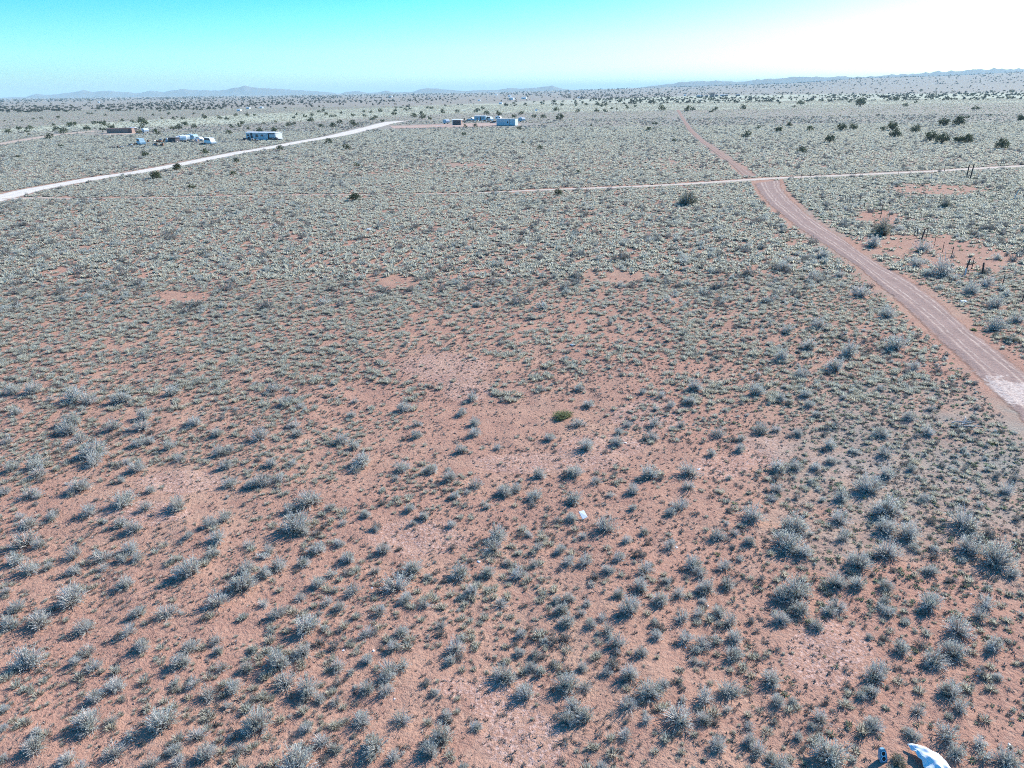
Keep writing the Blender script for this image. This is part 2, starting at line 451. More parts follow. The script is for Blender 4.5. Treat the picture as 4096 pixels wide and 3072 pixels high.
road('dirt_road', 'pale', track('pale_track', (.62, .55, .48), (.68, .62, .55), [(.35, .14), (.65, .14)], (.46, .36, .30)), 'pale gravel road climbing away to the trailers', flat_, lift=.018)
road('dirt_road', 'distant', track('distant_track', (.46, .35, .28), (.52, .41, .34), [(.5, .2)], (.42, .3, .24)), 'short pale road leading to the low brown shed', flat_)
road('dirt_yard', 'yard', track('yard_dirt', (.43, .30, .245), (.48, .36, .30), [(.5, .3)], (.40, .27, .22)), 'bare swept dirt yard in front of the container', flat_, lift=.024)
road('dirt_yard', 'shed_yard', track('shed_dirt', (.42, .31, .25), (.52, .44, .36), [(.7, .2)], (.42, .31, .25)), 'bare dirt in front of the long brown shed', flat_, lift=.02)

# far mountains and mesas, real ridges a long way off
def rock(name, c):
    t = NT(name); p = t.pos()
    t.color(t.mix(t.noise(p, .002, 4), c, tuple(k * .7 for k in c)), .95, .05)
    return t.mat
M['rock'] = rock('mountain_rock', (.20, .19, .17))
def range_(name, pts, dist, depth, label):
    """pts: (1024 px x, height px above its foot) -> a ridge with slopes to both sides"""
    xs = np.linspace(pts[0][0], pts[-1][0], 140)
    hs = np.interp(xs, [p[0] for p in pts], [p[1] for p in pts])
    rs = np.random.RandomState(len(pts))
    hs = hs * (1 + .12 * (rs.rand(140) - .5)) * dist / FPX
    prof = [(-1, -4), (-.75, .12), (-.5, .35), (-.25, .72), (-.08, .95), (0, 1), (.1, .93), (.4, .5), (1, -4)]
    vs, fs = [], []
    for i, (x, h) in enumerate(zip(xs, hs)):
        az = math.atan2(x - 512, FPX / math.cos(PITCH) * 1.0)
        for j, (t, k) in enumerate(prof):
            d = dist + t * depth * (.8 + .4 * N1(np.array([x * .11]), np.array([j * 1.]))[0])
            n = .8 + .4 * N3(np.array([x * .35 + j]), np.array([j * 3.1]))[0] if 0 < j < 8 and j != 5 else 1
            z = k * h * n if k > 0 else -.9
            vs.append((d * math.tan(az), d, z))
    m = len(prof)
    for i in range(139):
        for j in range(m - 1):
            fs.append((i * m + j, i * m + j + 1, (i + 1) * m + j + 1, (i + 1) * m + j))
    b = MB().add(vs, fs)
    return tag(b.build(name, M['rock'], None, True), kind='structure', label=label)
q = .1243
range_('mountains', [(-60, 0), (0, .5), (20, 1), (29, .6), (40, 3.7), (50, 2.5), (62, 3.1), (81, 5), (90, 6.5), (97, 4.4), (112, 5.6), (124, 4.4), (143, 3.1), (155, 5), (168, 3.7), (187, 6.2), (199, 5), (224, 4.4), (242, 6.8), (249, 8), (261, 6.2), (280, 5.5), (300, 4), (330, 2), (340, .8)], 10000, 900, 'far cyan mountain range beyond the trailers')
range_('mountains', [(345, .5), (350, 2), (362, 2.4), (371, .7), (383, 1), (390, 2.6), (398, .8), (416, 1), (425, 3.4), (440, 3.8), (455, 2.2), (470, 1.2), (487, 2), (500, 1.6), (512, 3.2), (525, 2.6), (540, 3.4), (556, 4.6), (566, 2), (580, .5), (600, 0)], 9500, 800, 'low line of small far hills around a single peak')
range_('mesa', [(560, 0), (640, 2), (690, 7), (720, 7.5), (740, 6.2), (770, 8.5), (800, 10), (860, 9), (910, 11), (960, 13.5), (1000, 14.5), (1060, 14.5), (1140, 14)], 7600, 900, 'long flat cyan mesa on the horizon')

# ------------------------------------------------------------------ plants: meshes shared by all plants of a kind
def unit(v):
    l = math.sqrt(sum(k * k for k in v)) or 1
    return [k / l for k in v]
def shrub_mesh(name, seed, twigs, leaves, mats, lobes=3, leaf=.042, flat=.72, stray=.12):
    """a shrub one unit wide: twigs fanning out of a woody base, small leaves on their outer halves"""
    r = random.Random(seed)
    v, f, mi = [], [], []
    cs = [(0, 0, .48)] + [(.24 * math.cos(a), .24 * math.sin(a), r.uniform(.26, .36)) for a in [r.uniform(0, 6.28) for _ in range(lobes)]]
    wts = [c[2] ** 2 for c in cs]
    dents = [(unit((r.gauss(0, 1), r.gauss(0, 1), abs(r.gauss(0, .7)))), r.uniform(.6, .95)) for _ in range(7)]
    for _ in range(twigs):
        cx, cy, rad = r.choices(cs, wts)[0]
        a = r.uniform(0, 2 * math.pi)
        ct = r.uniform(.02, 1) ** .8
        st = math.sqrt(1 - ct * ct)
        d = (st * math.cos(a), st * math.sin(a), ct)
        L = rad * r.uniform(.78, 1.04)
        for dd, k in dents:
            if sum(p * q for p, q in zip(d, dd)) > .86: L *= k
        if r.random() < stray: L *= r.uniform(1.05, 1.3)
        b = (cx * .45 + r.uniform(-.04, .04), cy * .45 + r.uniform(-.04, .04), -.03)
        tip = (cx + d[0] * L, cy + d[1] * L, .02 + d[2] * L * 2 * flat * r.uniform(.85, 1.05))
        mid = tuple(b[i] * .45 + tip[i] * .55 + r.uniform(-.03, .03) + (.05 * (1 - ct) if i == 2 else 0) for i in range(3))
        n = unit((r.gauss(0, 1), r.gauss(0, 1), r.gauss(0, .4)))
        w = r.uniform(.007, .012)
        k0 = len(v)
        for P, ww in ((b, w * 1.3), (mid, w), (tip, w * .4)):
            v.append(tuple(P[i] + n[i] * ww for i in range(3))); v.append(tuple(P[i] - n[i] * ww for i in range(3)))
        f += [(k0, k0 + 1, k0 + 3, k0 + 2), (k0 + 2, k0 + 3, k0 + 5, k0 + 4)]; mi += [1, 1]
        for _ in range(leaves):
            t = r.uniform(.12, 1.05)
            P = [mid[i] + (tip[i] - mid[i]) * t + r.gauss(0, .02) for i in range(3)]
            P[2] = max(P[2], .01)
            o = unit([d[0] + r.gauss(0, .8), d[1] + r.gauss(0, .8), d[2] + r.gauss(0, .8)])
            s = unit((r.gauss(0, 1), r.gauss(0, 1), r.gauss(0, 1)))
            l, h = leaf * r.uniform(.6, 1.4), leaf * .26
            k0 = len(v)
            v += [tuple(P[i] - s[i] * h for i in range(3)), tuple(P[i] + s[i] * h for i in range(3)), tuple(P[i] + o[i] * l for i in range(3))]
            f.append((k0, k0 + 1, k0 + 2)); mi.append(0)
    me = bpy.data.meshes.new(name)
    me.from_pydata(v, [], f)
    for m in mats: me.materials.append(m)
    me.polygons.foreach_set('material_index', mi)
    me.update()
    return me
def tuft_mesh(name, seed, blades, mats, spread=.26, tall=.62, dark=.4, width=.035):
    """a bunchgrass tussock one unit wide"""
    r = random.Random(seed)
    v, f, mi = [], [], []
    for _ in range(blades):
        a, q = r.uniform(0, 6.283), math.sqrt(r.random())
        bx, by = math.cos(a) * q * spread, math.sin(a) * q * spread
        lean = .15 + .75 * q * r.uniform(.6, 1.2)
        a2 = a + r.gauss(0, .45)
        L = r.uniform(.55, 1.05) * tall
        old = r.random() < dark
        if old: L *= .65
        dx, dy, dz = math.sin(lean) * math.cos(a2), math.sin(lean) * math.sin(a2), math.cos(lean)
        w = width * r.uniform(.7, 1.3)
        s = a2 + 1.57 + r.gauss(0, .6)
        sx, sy = math.cos(s) * w, math.sin(s) * w
        k0 = len(v)
        m = (bx + dx * L * .6, by + dy * L * .6, dz * L * .62)
        v += [(bx - sx, by - sy, -.03), (bx + sx, by + sy, -.03), (m[0] + sx * .8, m[1] + sy * .8, m[2]), (m[0] - sx * .8, m[1] - sy * .8, m[2]), (bx + dx * L * 1.1, by + dy * L * 1.1, dz * L * .86)]
        f += [(k0, k0 + 1, k0 + 2, k0 + 3), (k0 + 3, k0 + 2, k0 + 4)]
        mi += [int(old)] * 2
    me = bpy.data.meshes.new(name)
    me.from_pydata(v, [], f)
    for m in mats: me.materials.append(m)
    me.polygons.foreach_set('material_index', mi)
    me.update()
    return me
def stone_mesh(name, seed, mat):
    bm = bmesh.new()
    bmesh.ops.create_icosphere(bm, subdivisions=1, radius=.5)
    r = random.Random(seed)
    for q_ in bm.verts: q_.co *= r.uniform(.7, 1.2); q_.co.z *= .6
    me = bpy.data.meshes.new(name); bm.to_mesh(me); bm.free()
    me.materials.append(mat)
    return me
def store(name, meshes):
    c = bpy.data.collections.new(name)     # kept out of the scene: only a stock of meshes for the masses
    for i, m in enumerate(meshes):
        c.objects.link(bpy.data.objects.new('%s_%02d' % (name, i), m))
    return c
_gn = {}
def mass(name, xyz, rz, sc, sz, pick, coll, label, cat):
    """one object of uncountable small plants or stones"""
    me = bpy.data.meshes.new(name)
    me.vertices.add(len(xyz)); me.vertices.foreach_set('co', np.asarray(xyz, np.float32).ravel())
    for nm, ty, val in (('rz', 'FLOAT', rz), ('sc', 'FLOAT', sc), ('sz', 'FLOAT', sz), ('pick', 'INT', pick)):
        a = me.attributes.new(nm, ty, 'POINT')
        a.data.foreach_set('value', np.asarray(val, np.int32 if ty == 'INT' else np.float32))
    o = tag(link(bpy.data.objects.new(name, me)), label, cat, kind='stuff')
    if coll.name not in _gn:
        ng = bpy.data.node_groups.new('spread_' + coll.name, 'GeometryNodeTree')
        ng.interface.new_socket('Geometry', in_out='INPUT', socket_type='NodeSocketGeometry')
        ng.interface.new_socket('Geometry', in_out='OUTPUT', socket_type='NodeSocketGeometry')
        N, L = ng.nodes, ng.links
        gi, go = N.new('NodeGroupInput'), N.new('NodeGroupOutput')
        ci = N.new('GeometryNodeCollectionInfo')
        ci.inputs['Collection'].default_value = coll
        ci.inputs['Separate Children'].default_value = True
        ci.inputs['Reset Children'].default_value = True
        ip = N.new('GeometryNodeInstanceOnPoints')
        ip.inputs['Pick Instance'].default_value = True
        def na(nm, ty):
            a = N.new('GeometryNodeInputNamedAttribute'); a.data_type = ty
            a.inputs['Name'].default_value = nm
            return next(s for s in a.outputs if s.enabled and s.name == 'Attribute')
        cr, cs = N.new('ShaderNodeCombineXYZ'), N.new('ShaderNodeCombineXYZ')
        L.new(na('rz', 'FLOAT'), cr.inputs[2])
        s_ = na('sc', 'FLOAT')
        L.new(s_, cs.inputs[0]); L.new(s_, cs.inputs[1]); L.new(na('sz', 'FLOAT'), cs.inputs[2])
        L.new(gi.outputs[0], ip.inputs['Points']); L.new(ci.outputs[0], ip.inputs['Instance'])
        L.new(na('pick', 'INT'), ip.inputs['Instance Index'])
        L.new(cr.outputs[0], ip.inputs['Rotation']); L.new(cs.outputs[0], ip.inputs['Scale'])
        L.new(ip.outputs[0], go.inputs[0])
        _gn[coll.name] = ng
    o.modifiers.new('spread', 'NODES').node_group = _gn[coll.name]
    return o

SM = [M['sage'], M['sage_twig']]
SAGE = [shrub_mesh('sagebrush', 100 + i, (230, 300, 170)[i % 3], (8, 6, 5)[i % 3], SM, 2 + i % 4, .043, .58 + .05 * (i % 4)) for i in range(12)]
M['sage_dark'] = foliage('dark_sage_leaf', (.20, .19, .165), (.30, .29, .25), (.16, .15, .13), .25)  # shading and dark twigs of small plants put into the leaf colour
SD = [M['sage_dark'], M['sage_twig']]
SAGE_LOW = [shrub_mesh('low_sagebrush', 200 + i, 90, 5, SD if i % 2 else SM, 1 + i % 4, .075, .5 + .06 * (i % 4)) for i in range(10)]
SPECK = [shrub_mesh('speck', 260 + i, 34, 4, SD, 1 + i % 3, .12, .5 + .06 * (i % 4)) for i in range(8)]
TUFT = [tuft_mesh('tussock', 300 + i, 130, [M['straw'], M['straw_dark']], .24 + .02 * (i % 3), .5 + .06 * (i % 4), .35 + .05 * (i % 3), .017) for i in range(10)]
TUFT_LOW = [tuft_mesh('far_tussock', 330 + i, 34, [M['straw'], M['straw_dark']], .26, .5 + .05 * (i % 3), .35, .055) for i in range(8)]
WEED = [tuft_mesh('weed', 350 + i, 30, [M['weed'], M['straw_dark']], .3, .38, .4, .05) for i in range(6)]
M['stone'] = painted('stone', (.36, .22, .17), .95, (.22, .14, .11), .7, 0, 3)
STONE = [stone_mesh('stone', 400 + i, M['stone']) for i in range(6)]

# ------------------------------------------------------------------ sagebrush seen one by one (view, x, y, width)
BUSHES = {
 TA: [(230,690,300),(60,120,110),(620,160,240),(150,250,150),(340,350,240),(720,420,190),(90,390,190),(1440,290,240),(1200,320,150),(1890,200,220),(2080,60,260),(760,640,160),(1110,480,160),(1230,610,160),(1640,600,150),(1570,740,170),(820,1040,170),(770,1240,270),(1400,1250,300),(960,1240,130),(1000,930,180),(1700,1360,180),(300,1460,190),(30,1160,110),(600,1560,170),(980,1500,210),(1780,1520,200),(2060,1480,140),(1510,1510,150),(1540,1600,150),(40,1560,110),(700,1640,160),(1300,1610,200),(2000,950,170),(1890,640,110),(1870,550,130),(1800,1010,190),(1680,910,150),(1910,780,130),(2130,790,130),(810,780,150),(1080,50,160),(650,740,110),(330,1350,120),(40,1320,80)],
 TB: [(20,1240,290),(350,1570,390),(190,320,150),(420,430,260),(200,720,240),(270,880,230),(440,930,240),(420,640,180),(840,120,160),(1200,50,260),(1300,190,150),(1440,240,140),(610,230,130),(720,270,120),(1070,310,150),(1240,490,140),(1190,610,140),(1720,580,210),(1680,710,130),(2100,210,150),(2140,820,200),(1250,1210,190),(1030,1440,260),(570,1400,190),(690,1480,130),(910,1230,180),(440,1310,140),(1600,1350,230),(1780,1630,130),(1880,1270,130),(1500,1480,220),(1180,1530,170),(960,730,130),(1140,790,200),(1130,860,180),(960,960,150),(1120,970,170),(700,760,140),(540,1050,120),(690,1070,120),(1640,1180,110),(540,60,160),(380,180,120),(70,230,120),(1540,1000,100),(950,490,150),(1590,430,110),(1870,110,160)],
 TC: [(1110,80,150),(1280,190,170),(1010,270,200),(1430,140,140),(1680,70,190),(1850,40,150),(1460,350,170),(1600,310,130),(1640,215,80),(1870,370,180),(1910,520,150),(1890,660,200),(1500,520,170),(1640,560,160),(1560,720,110),(480,360,170),(430,270,150),(490,180,120),(380,200,110),(910,150,120),(1330,45,100),(830,820,130),(1010,840,160),(1180,970,240),(1000,1100,190),(1420,1170,290),(1650,1030,210),(1840,960,220),(1650,1230,140),(480,900,230),(620,940,140),(120,980,190),(550,1110,210),(480,1210,170),(640,1180,180),(970,1360,160),(1770,1440,170),(2040,1410,150),(2120,1480,180),(1110,660,140),(1240,510,120),(920,570,170),(830,460,150),(780,360,110),(640,230,90),(600,320,100),(600,770,110),(1160,1230,130),(680,420,110),(80,480,110),(60,640,110),(2040,1290,110),(760,1620,110),(160,770,130),(200,650,100),(1220,410,90),(1790,290,160),(1300,940,110)],
 TD: [(250,80,290),(120,140,210),(290,260,190),(600,230,190),(540,290,150),(110,350,140),(420,420,130),(780,50,180),(580,40,170),(1010,80,130),(1030,290,170),(1000,200,140),(1400,220,230),(1870,230,190),(1810,330,160),(1620,430,270),(1430,680,230),(1610,630,240),(1140,600,170),(930,820,230),(900,1000,150),(800,1040,120),(30,870,190),(80,1060,150),(450,1210,160),(1280,1160,150),(1560,980,210),(1640,1110,190),(1930,590,190),(900,1270,170),(550,1500,330),(1240,1360,150),(1530,1340,230),(1610,1500,210),(2030,1540,260),(250,1380,110),(380,1300,90),(110,1620,190),(1970,880,90),(860,520,80),(30,1560,120),(200,1070,100)],
 TE: [(660,100,200),(760,130,190),(100,60,150),(300,50,150),(1060,110,190),(1480,60,170),(450,140,90),(140,250,110),(640,300,180),(590,380,170),(970,360,170),(1270,260,170),(1230,360,180),(1690,340,140),(1870,430,130),(70,480,120),(700,470,150),(610,520,140),(830,560,230),(820,640,180),(1200,510,130),(1300,490,120),(1450,530,130),(1550,630,120),(90,720,150),(290,680,200),(350,750,170),(1090,660,100),(1170,710,150),(690,870,170),(620,920,130),(260,930,180),(320,970,90),(40,930,110),(1060,990,240),(770,1090,160),(1050,830,90),(1300,920,100),(1970,850,150),(2180,870,120),(1540,1050,170),(1270,1070,140),(460,1120,140),(180,1130,110),(250,1190,160),(1040,1200,130),(1160,1240,140),(1940,1140,150),(1830,1200,150),(1890,1320,180),(220,1320,240),(340,1370,120),(640,1440,190),(890,1460,190),(1130,1390,180),(1070,1490,130),(1190,1480,130),(1630,1320,100),(1840,1460,150),(2150,1390,120),(1660,1600,250),(240,1580,200),(120,1500,180),(2130,1600,170),(890,1570,110),(640,1590,140),(430,1560,110),(2000,560,100),(1950,690,140),(1890,570,160)],
 TF: [(90,20,85),(140,90,75),(30,250,110),(220,110,55),(490,80,48),(735,110,85),(800,190,58),(790,250,66),(1080,185,66),(1070,60,66),(1020,135,66),(1085,240,66),(480,150,58),(190,200,75),(205,250,66),(425,275,80),(480,305,75),(530,370,110),(490,420,75),(715,410,85),(695,465,55),(1010,320,75),(30,480,100),(120,470,85),(265,570,120),(165,620,80),(200,690,140),(235,720,100),(310,810,110),(415,785,66),(460,860,95),(630,815,75),(840,655,64),(775,690,48),(765,620,66),(370,620,66),(960,460,75),(1085,495,85),(990,555,66),(1230,525,85),(1190,730,115),(1180,790,105),(970,695,58),(430,690,56),(70,820,75),(110,890,90),(40,930,100),(790,900,110),(1010,910,120),(590,720,46),(875,420,90),(80,400,66),(185,400,56),(590,920,66),(230,880,80),(1160,920,90),(1250,880,56),(540,650,60),(1200,310,56)],
 TG: [(150,25,56),(335,25,56),(645,45,50),(735,65,58),(900,15,80),(1200,30,95),(885,85,66),(790,105,60),(320,185,80),(375,100,60),(190,265,70),(370,310,95),(520,290,66),(575,200,52),(525,235,56),(705,190,75),(700,255,80),(1235,215,85),(1020,240,75),(1140,270,56),(1130,320,66),(835,200,56),(315,435,105),(130,440,80),(670,440,100),(880,430,110),(875,510,85),(20,515,66),(120,540,90),(310,560,95),(290,660,80),(470,705,120),(350,750,56),(415,485,66),(830,600,100),(790,640,66),(1185,640,140),(1010,740,95),(1100,740,58),(890,880,110),(280,870,95),(370,870,90),(660,910,100),(650,730,58),(530,860,66),(990,345,56),(600,530,70),(600,620,48),(1050,890,95),(930,930,85),(40,930,95),(110,890,56),(240,820,66),(780,800,80),(1180,780,66),(130,800,64),(85,740,55),(480,920,75),(570,780,56)],
 TH: [(205,100,66),(240,150,56),(40,220,56),(150,240,56),(300,290,85),(550,240,85),(585,330,105),(700,165,75),(795,235,75),(40,400,95),(135,400,80),(240,405,64),(315,375,66),(40,510,75),(365,550,100),(495,490,140),(590,590,165),(770,560,75),(360,655,115),(130,680,140),(580,690,130),(700,720,125),(370,760,85),(590,800,160),(100,770,165),(165,830,100),(440,870,140),(975,660,175),(1010,705,110),(1000,790,130),(1130,840,180),(1180,510,100),(710,415,56),(580,430,95),(800,920,80),(1200,930,95),(180,55,66),(60,70,66),(560,30,56),(370,75,42),(30,560,66),(800,125,62)],
 TL: [(650,185,55),(760,270,100),(740,340,100),(870,370,150),(1005,485,95),(1130,545,105),(1125,655,110),(1240,630,76),(340,865,100),(400,780,120),(250,650,95),(210,755,85),(100,680,75),(70,815,85),(165,900,75),(640,745,120),(720,860,85),(590,600,90),(80,370,75),(220,410,85),(450,490,100),(270,310,75),(360,410,56),(1080,445,95),(520,250,90)],
}
bushes = []
for T_, L_ in BUSHES.items():
    x0, s_ = T_(0, 0)[0], T_(1, 0)[0] - T_(0, 0)[0]
    for x, y, w in L_:
        px, py = T_(x, y + .27 * w)
        gx_, gy_, dp = (float(k) for k in ground(px, py))
        bushes.append([px, py, gx_, gy_, w * s_ * dp / FPX * 1.2, w * s_])
bushes.sort(key=lambda b: -b[5])
SINGLE, REST = bushes[:300], bushes[300:]
ORD = 'first second third fourth fifth sixth seventh eighth ninth tenth eleventh twelfth thirteenth fourteenth fifteenth sixteenth seventeenth eighteenth nineteenth twentieth'.split()
def ordinal(n):
    if n <= 20: return ORD[n - 1]
    t = {2: 'twenty', 3: 'thirty', 4: 'forty', 5: 'fifty'}[n // 10]
    return t + '-' + ORD[n % 10 - 1] if n % 10 else {2: 'twentieth', 3: 'thirtieth', 4: 'fortieth', 5: 'fiftieth'}[n // 10]
BANDS = [(745, 'bottom row')] + [(745 - 30 * (i + 1), '%s row from bottom' % w) for i, w in enumerate('second third fourth fifth sixth seventh eighth ninth tenth eleventh'.split())] + [(-1, 'beyond the bare red ground')]
def band(py): return next(n for lo, n in BANDS if py >= lo)
LOOK = ['silvery', 'pale grey', 'ragged grey', 'blue-grey', 'dense grey', 'twiggy grey']
SHAPE = ['dome-shaped', 'spreading', 'lopsided', 'low', 'rounded', 'many-lobed']
by_band = {}
for b in SINGLE: by_band.setdefault(band(b[1]), []).append(b)
rr = random.Random(11)
for nm, L_ in by_band.items():
    L_.sort(key=lambda b: b[0])
    big = max(L_, key=lambda b: b[5])
    for i, b in enumerate(L_):
        k = rr.randrange(len(SAGE))
        o = bpy.data.objects.new('sagebrush', SAGE[k])
        o.location = (b[2], b[3], hz(b[2], b[3]) - .01)
        o.rotation_euler = (0, 0, rr.uniform(0, 6.28))
        w = b[4]
        o.scale = (w * rr.uniform(.9, 1.15), w * rr.uniform(.85, 1.1), w * rr.uniform(.82, 1.1))
        half, n = ('left', i + 1) if i < len(L_) / 2 else ('right', len(L_) - i)
        size = 'largest' if b is big else 'large' if w > 1 else 'small' if w < .6 else 'mid-sized'
        place = ('%s from %s' % (ordinal(n), half)) if n > 1 else half + 'most'
        tag(o, '%s %s %s sagebrush, %s, %s' % (size, LOOK[k % 6].split()[-1] if size == 'largest' else LOOK[k % 6], SHAPE[(k * 5 + 1) % 6], place, nm), 'shrub', 'sagebrush shrubs of the foreground')
        link(o)

# ------------------------------------------------------------------ the masses between them
rs = np.random.RandomState(5)
def sample(n, y0, y1, power=2.):
    """even over the ground between y0 and y1 metres out, within the view and a margin"""
    y = np.sqrt(rs.rand(n) * (y1 ** 2 - y0 ** 2) + y0 ** 2)
    x = (rs.rand(n) * 2 - 1) * (.76 * y + 4)
    return x, y
def area(y0, y1): return .76 * (y1 ** 2 - y0 ** 2) + 8 * (y1 - y0)
BX = np.array([[b[2], b[3], b[4]] for b in bushes])
def free_of_bushes(x, y, k=.42):
    ok = np.ones(len(x), bool)
    for bx, by, bw in BX: ok &= (x - bx) ** 2 + (y - by) ** 2 > (k * bw) ** 2
    return ok
def cover(x, y):
    """0..1 how thickly tussocks stand"""
    px, py, _ = pixel(x, np.maximum(y, 4.), 0)
    X, Y = px / .46293, py / .46293
    c = np.full(x.shape, .7)
    c = np.where(Y < 800, .7 + .3 * sstep(800, 600, Y), c)
    c = c + .45 * (1 - sstep(500, 1000, X)) * sstep(560, 700, Y) * (1 - sstep(960, 1100, Y))
    red = np.exp(-((X - 1150) / 420) ** 2 - ((Y - 960) / 190) ** 2)
    c = c * (1 - .52 * red)
    c = c * (1 - .35 * sstep(1500, 1750, X) * sstep(900, 1050, Y))
    cl_ = 1 - sstep(36, 62, np.hypot(x, y))
    c = c * (.7 - .42 * cl_ + (.8 + .45 * cl_) * sstep(.36, .6, N1(x * .33 + 9, y * .33)) * (.6 + .5 * N2(x * .09, y * .09)))
    c = c * (1 - .95 * ell(px, py, BARE, 1.12))
    return np.clip(c, 0, 1)
POND = np.array([ground(*TD(1350, 1600))[:2], ground(*TD(980, 1580))[:2], ground(*TG(355, 655))[:2], ground(*TH(950, 200))[:2], ground(*TG(250, 150))[:2]], float)
def spread(name, coll, dens, y0, y1, s0, s1, nv, label, cat, cov=cover, zk=(.8, 1.2), gapmin=.25, bush=True, extra=None, sink=.0):
    P = []
    n = int(dens * area(y0, y1))
    x, y = sample(n, y0, y1)
    keep = rs.rand(n) < cov(x, y)
    x, y = x[keep], y[keep]
    g = road_gap(x, y)
    keep = g > gapmin + .9 * (rs.rand(len(x)) ** 2)
    x, y, g = x[keep], y[keep], g[keep]
    if bush and y0 < 70:
        k = free_of_bushes(x, y); x, y, g = x[k], y[k], g[k]
    for i, (qx, qy) in enumerate(POND):
        k = np.hypot(x - qx, y - qy) > (.75, .25, .4, .3, .8)[i]; x, y, g = x[k], y[k], g[k]
    if extra is not None:
        k = extra(x, y); x, y, g = x[k], y[k], g[k]
    sc = s0 + (s1 - s0) * rs.rand(len(x)) ** 1.8
    z = height(x, y, g) - sink * sc
    return mass(name, np.c_[x, y, z], rs.rand(len(x)) * 6.283, sc, sc * rs.uniform(*zk, len(x)), rs.randint(0, nv, len(x)), coll, label, cat)
cD = store('sprig_stock', [tuft_mesh('sprig', 380 + i, 18, [M['straw_dark'], M['sage_twig']], .3, .5, .3, .06) for i in range(8)])
cT, cTL, cS, cSL, cW, cR = store('tussock_stock', TUFT), store('far_tussock_stock', TUFT_LOW), store('sage_stock', SAGE), store('low_sage_stock', SAGE_LOW), store('weed_stock', WEED), store('stone_stock', STONE)
spread('bunchgrass', cT, 10, 9, 34, .12, .40, 10, 'dry straw-coloured bunchgrass tussocks over the near ground', 'grass')
spread('bunchgrass', cT, 9, 34, 62, .2, .56, 10, 'grey straw bunchgrass tussocks around the bare red patch', 'grass')
spread('bunchgrass', cTL, 5.6, 62, 150, .32, .85, 8, 'grey-green bunchgrass tussocks covering the middle of the plain', 'grass')
spread('bunchgrass', cTL, 1.6, 150, 330, .5, 1.15, 8, 'pale bunchgrass covering the plain around the trailers', 'grass')
spread('bunchgrass', cTL, .1, 330, 900, .7, 1.5, 8, 'straw-coloured grass of the distant pale belt', 'grass')
spread('dry_litter', cD, 26, 9, 44, .06, .2, 8, 'tiny dark sprigs and plant litter strewn over bare soil', 'litter', cov=lambda x, y: .25 + .75 * N3(x * .5, y * .5) * (1 - .4 * ell(*pixel(x, y)[:2], BARE)))
spread('stones', cR, 5, 9, 36, .02, .085, 6, 'small red clods and stones on the near soil', 'stone', cov=lambda x, y: .3 + .7 * N4(x * .4, y * .4), zk=(.6, 1))
def weedy(x, y):
    px, py, _ = pixel(x, np.maximum(y, 4.), 0)
    X, Y = px / .46293, py / .46293
    a = sstep(1450, 1800, X) * sstep(700, 850, Y) * (1 - .6 * sstep(1150, 1500, Y))
    b = sstep(1660, 1740, X) * (Y < 760) * (Y > 378)
    c = sstep(1300, 1600, X) * (1 - sstep(560, 760, Y)) * (Y > 400) * .6
    return np.clip(np.maximum(np.maximum(a, b), c), 0, 1) * (1 - .85 * ell(px, py, BARE)) * (.4 + .6 * N2(x * .3, y * .3))
spread('weeds', cW, 9, 11, 70, .1, .3, 6, 'fine grey-green weeds beside the rutted dirt road', 'weeds', cov=weedy, gapmin=.05)
spread('weeds', cW, 2.2, 70, 135, .25, .7, 6, 'green weeds of the fenced field by the crossroads', 'weeds', cov=weedy)
def sagey(x, y):
    px, py, _ = pixel(x, np.maximum(y, 4.), 0)
    X, Y = px / .46293, py / .46293
    pale = zones(x, y)[2]
    red = np.exp(-((X - 1150) / 420) ** 2 - ((Y - 960) / 190) ** 2)
    more = 1 + .9 * sstep(1400, 1600, X) * sstep(400, 480, Y) * (1 - sstep(760, 950, Y))
    return (1 - .8 * pale) * (1 - .65 * red) * more * np.clip(.25 + 1.1 * (N3(x * .06 + 3, y * .06) - .15), 0, 1) * (1 - .9 * ell(px, py, BARE)) * (.45 + .55 * sstep(.4, .6, N1(x * .25 + 40, y * .25)))
if REST:
    R_ = np.array([[b[2], b[3], b[4]] for b in REST])
    mass('sagebrush_scrub', np.c_[R_[:, 0], R_[:, 1], height(R_[:, 0], R_[:, 1])], rs.rand(len(R_)) * 6.28, R_[:, 2], R_[:, 2] * .95, rs.randint(0, 12, len(R_)), cS, 'smaller sagebrush shrubs between the larger ones', 'shrub')
spread('sagebrush_scrub', cSL, 2.2, 9, 62, .18, .55, 10, 'knee-high grey sagebrush seedlings over the near ground', 'shrub', cov=lambda x, y: sagey(x, y) * .9)
spread('dark_seedlings', store('speck_stock', SPECK), 7, 9, 62, .08, .3, 8, 'small seedlings dotting the near soil, shade put into their leaf colour', 'seedlings', cov=lambda x, y: (.25 + .75 * sstep(.35, .65, N2(x * .3 + 7, y * .3))) * (1 - .85 * ell(*pixel(x, np.maximum(y, 4.))[:2], BARE)), zk=(.8, 1.2))
spread('sagebrush_scrub', cSL, .55, 52, 140, .5, 1.35, 10, 'grey sagebrush scrub over the middle of the plain', 'shrub', cov=sagey)
spread('sagebrush_scrub', cSL, .25, 140, 420, .7, 1.6, 10, 'grey sagebrush scrub around the trailers and far road', 'shrub', cov=sagey)

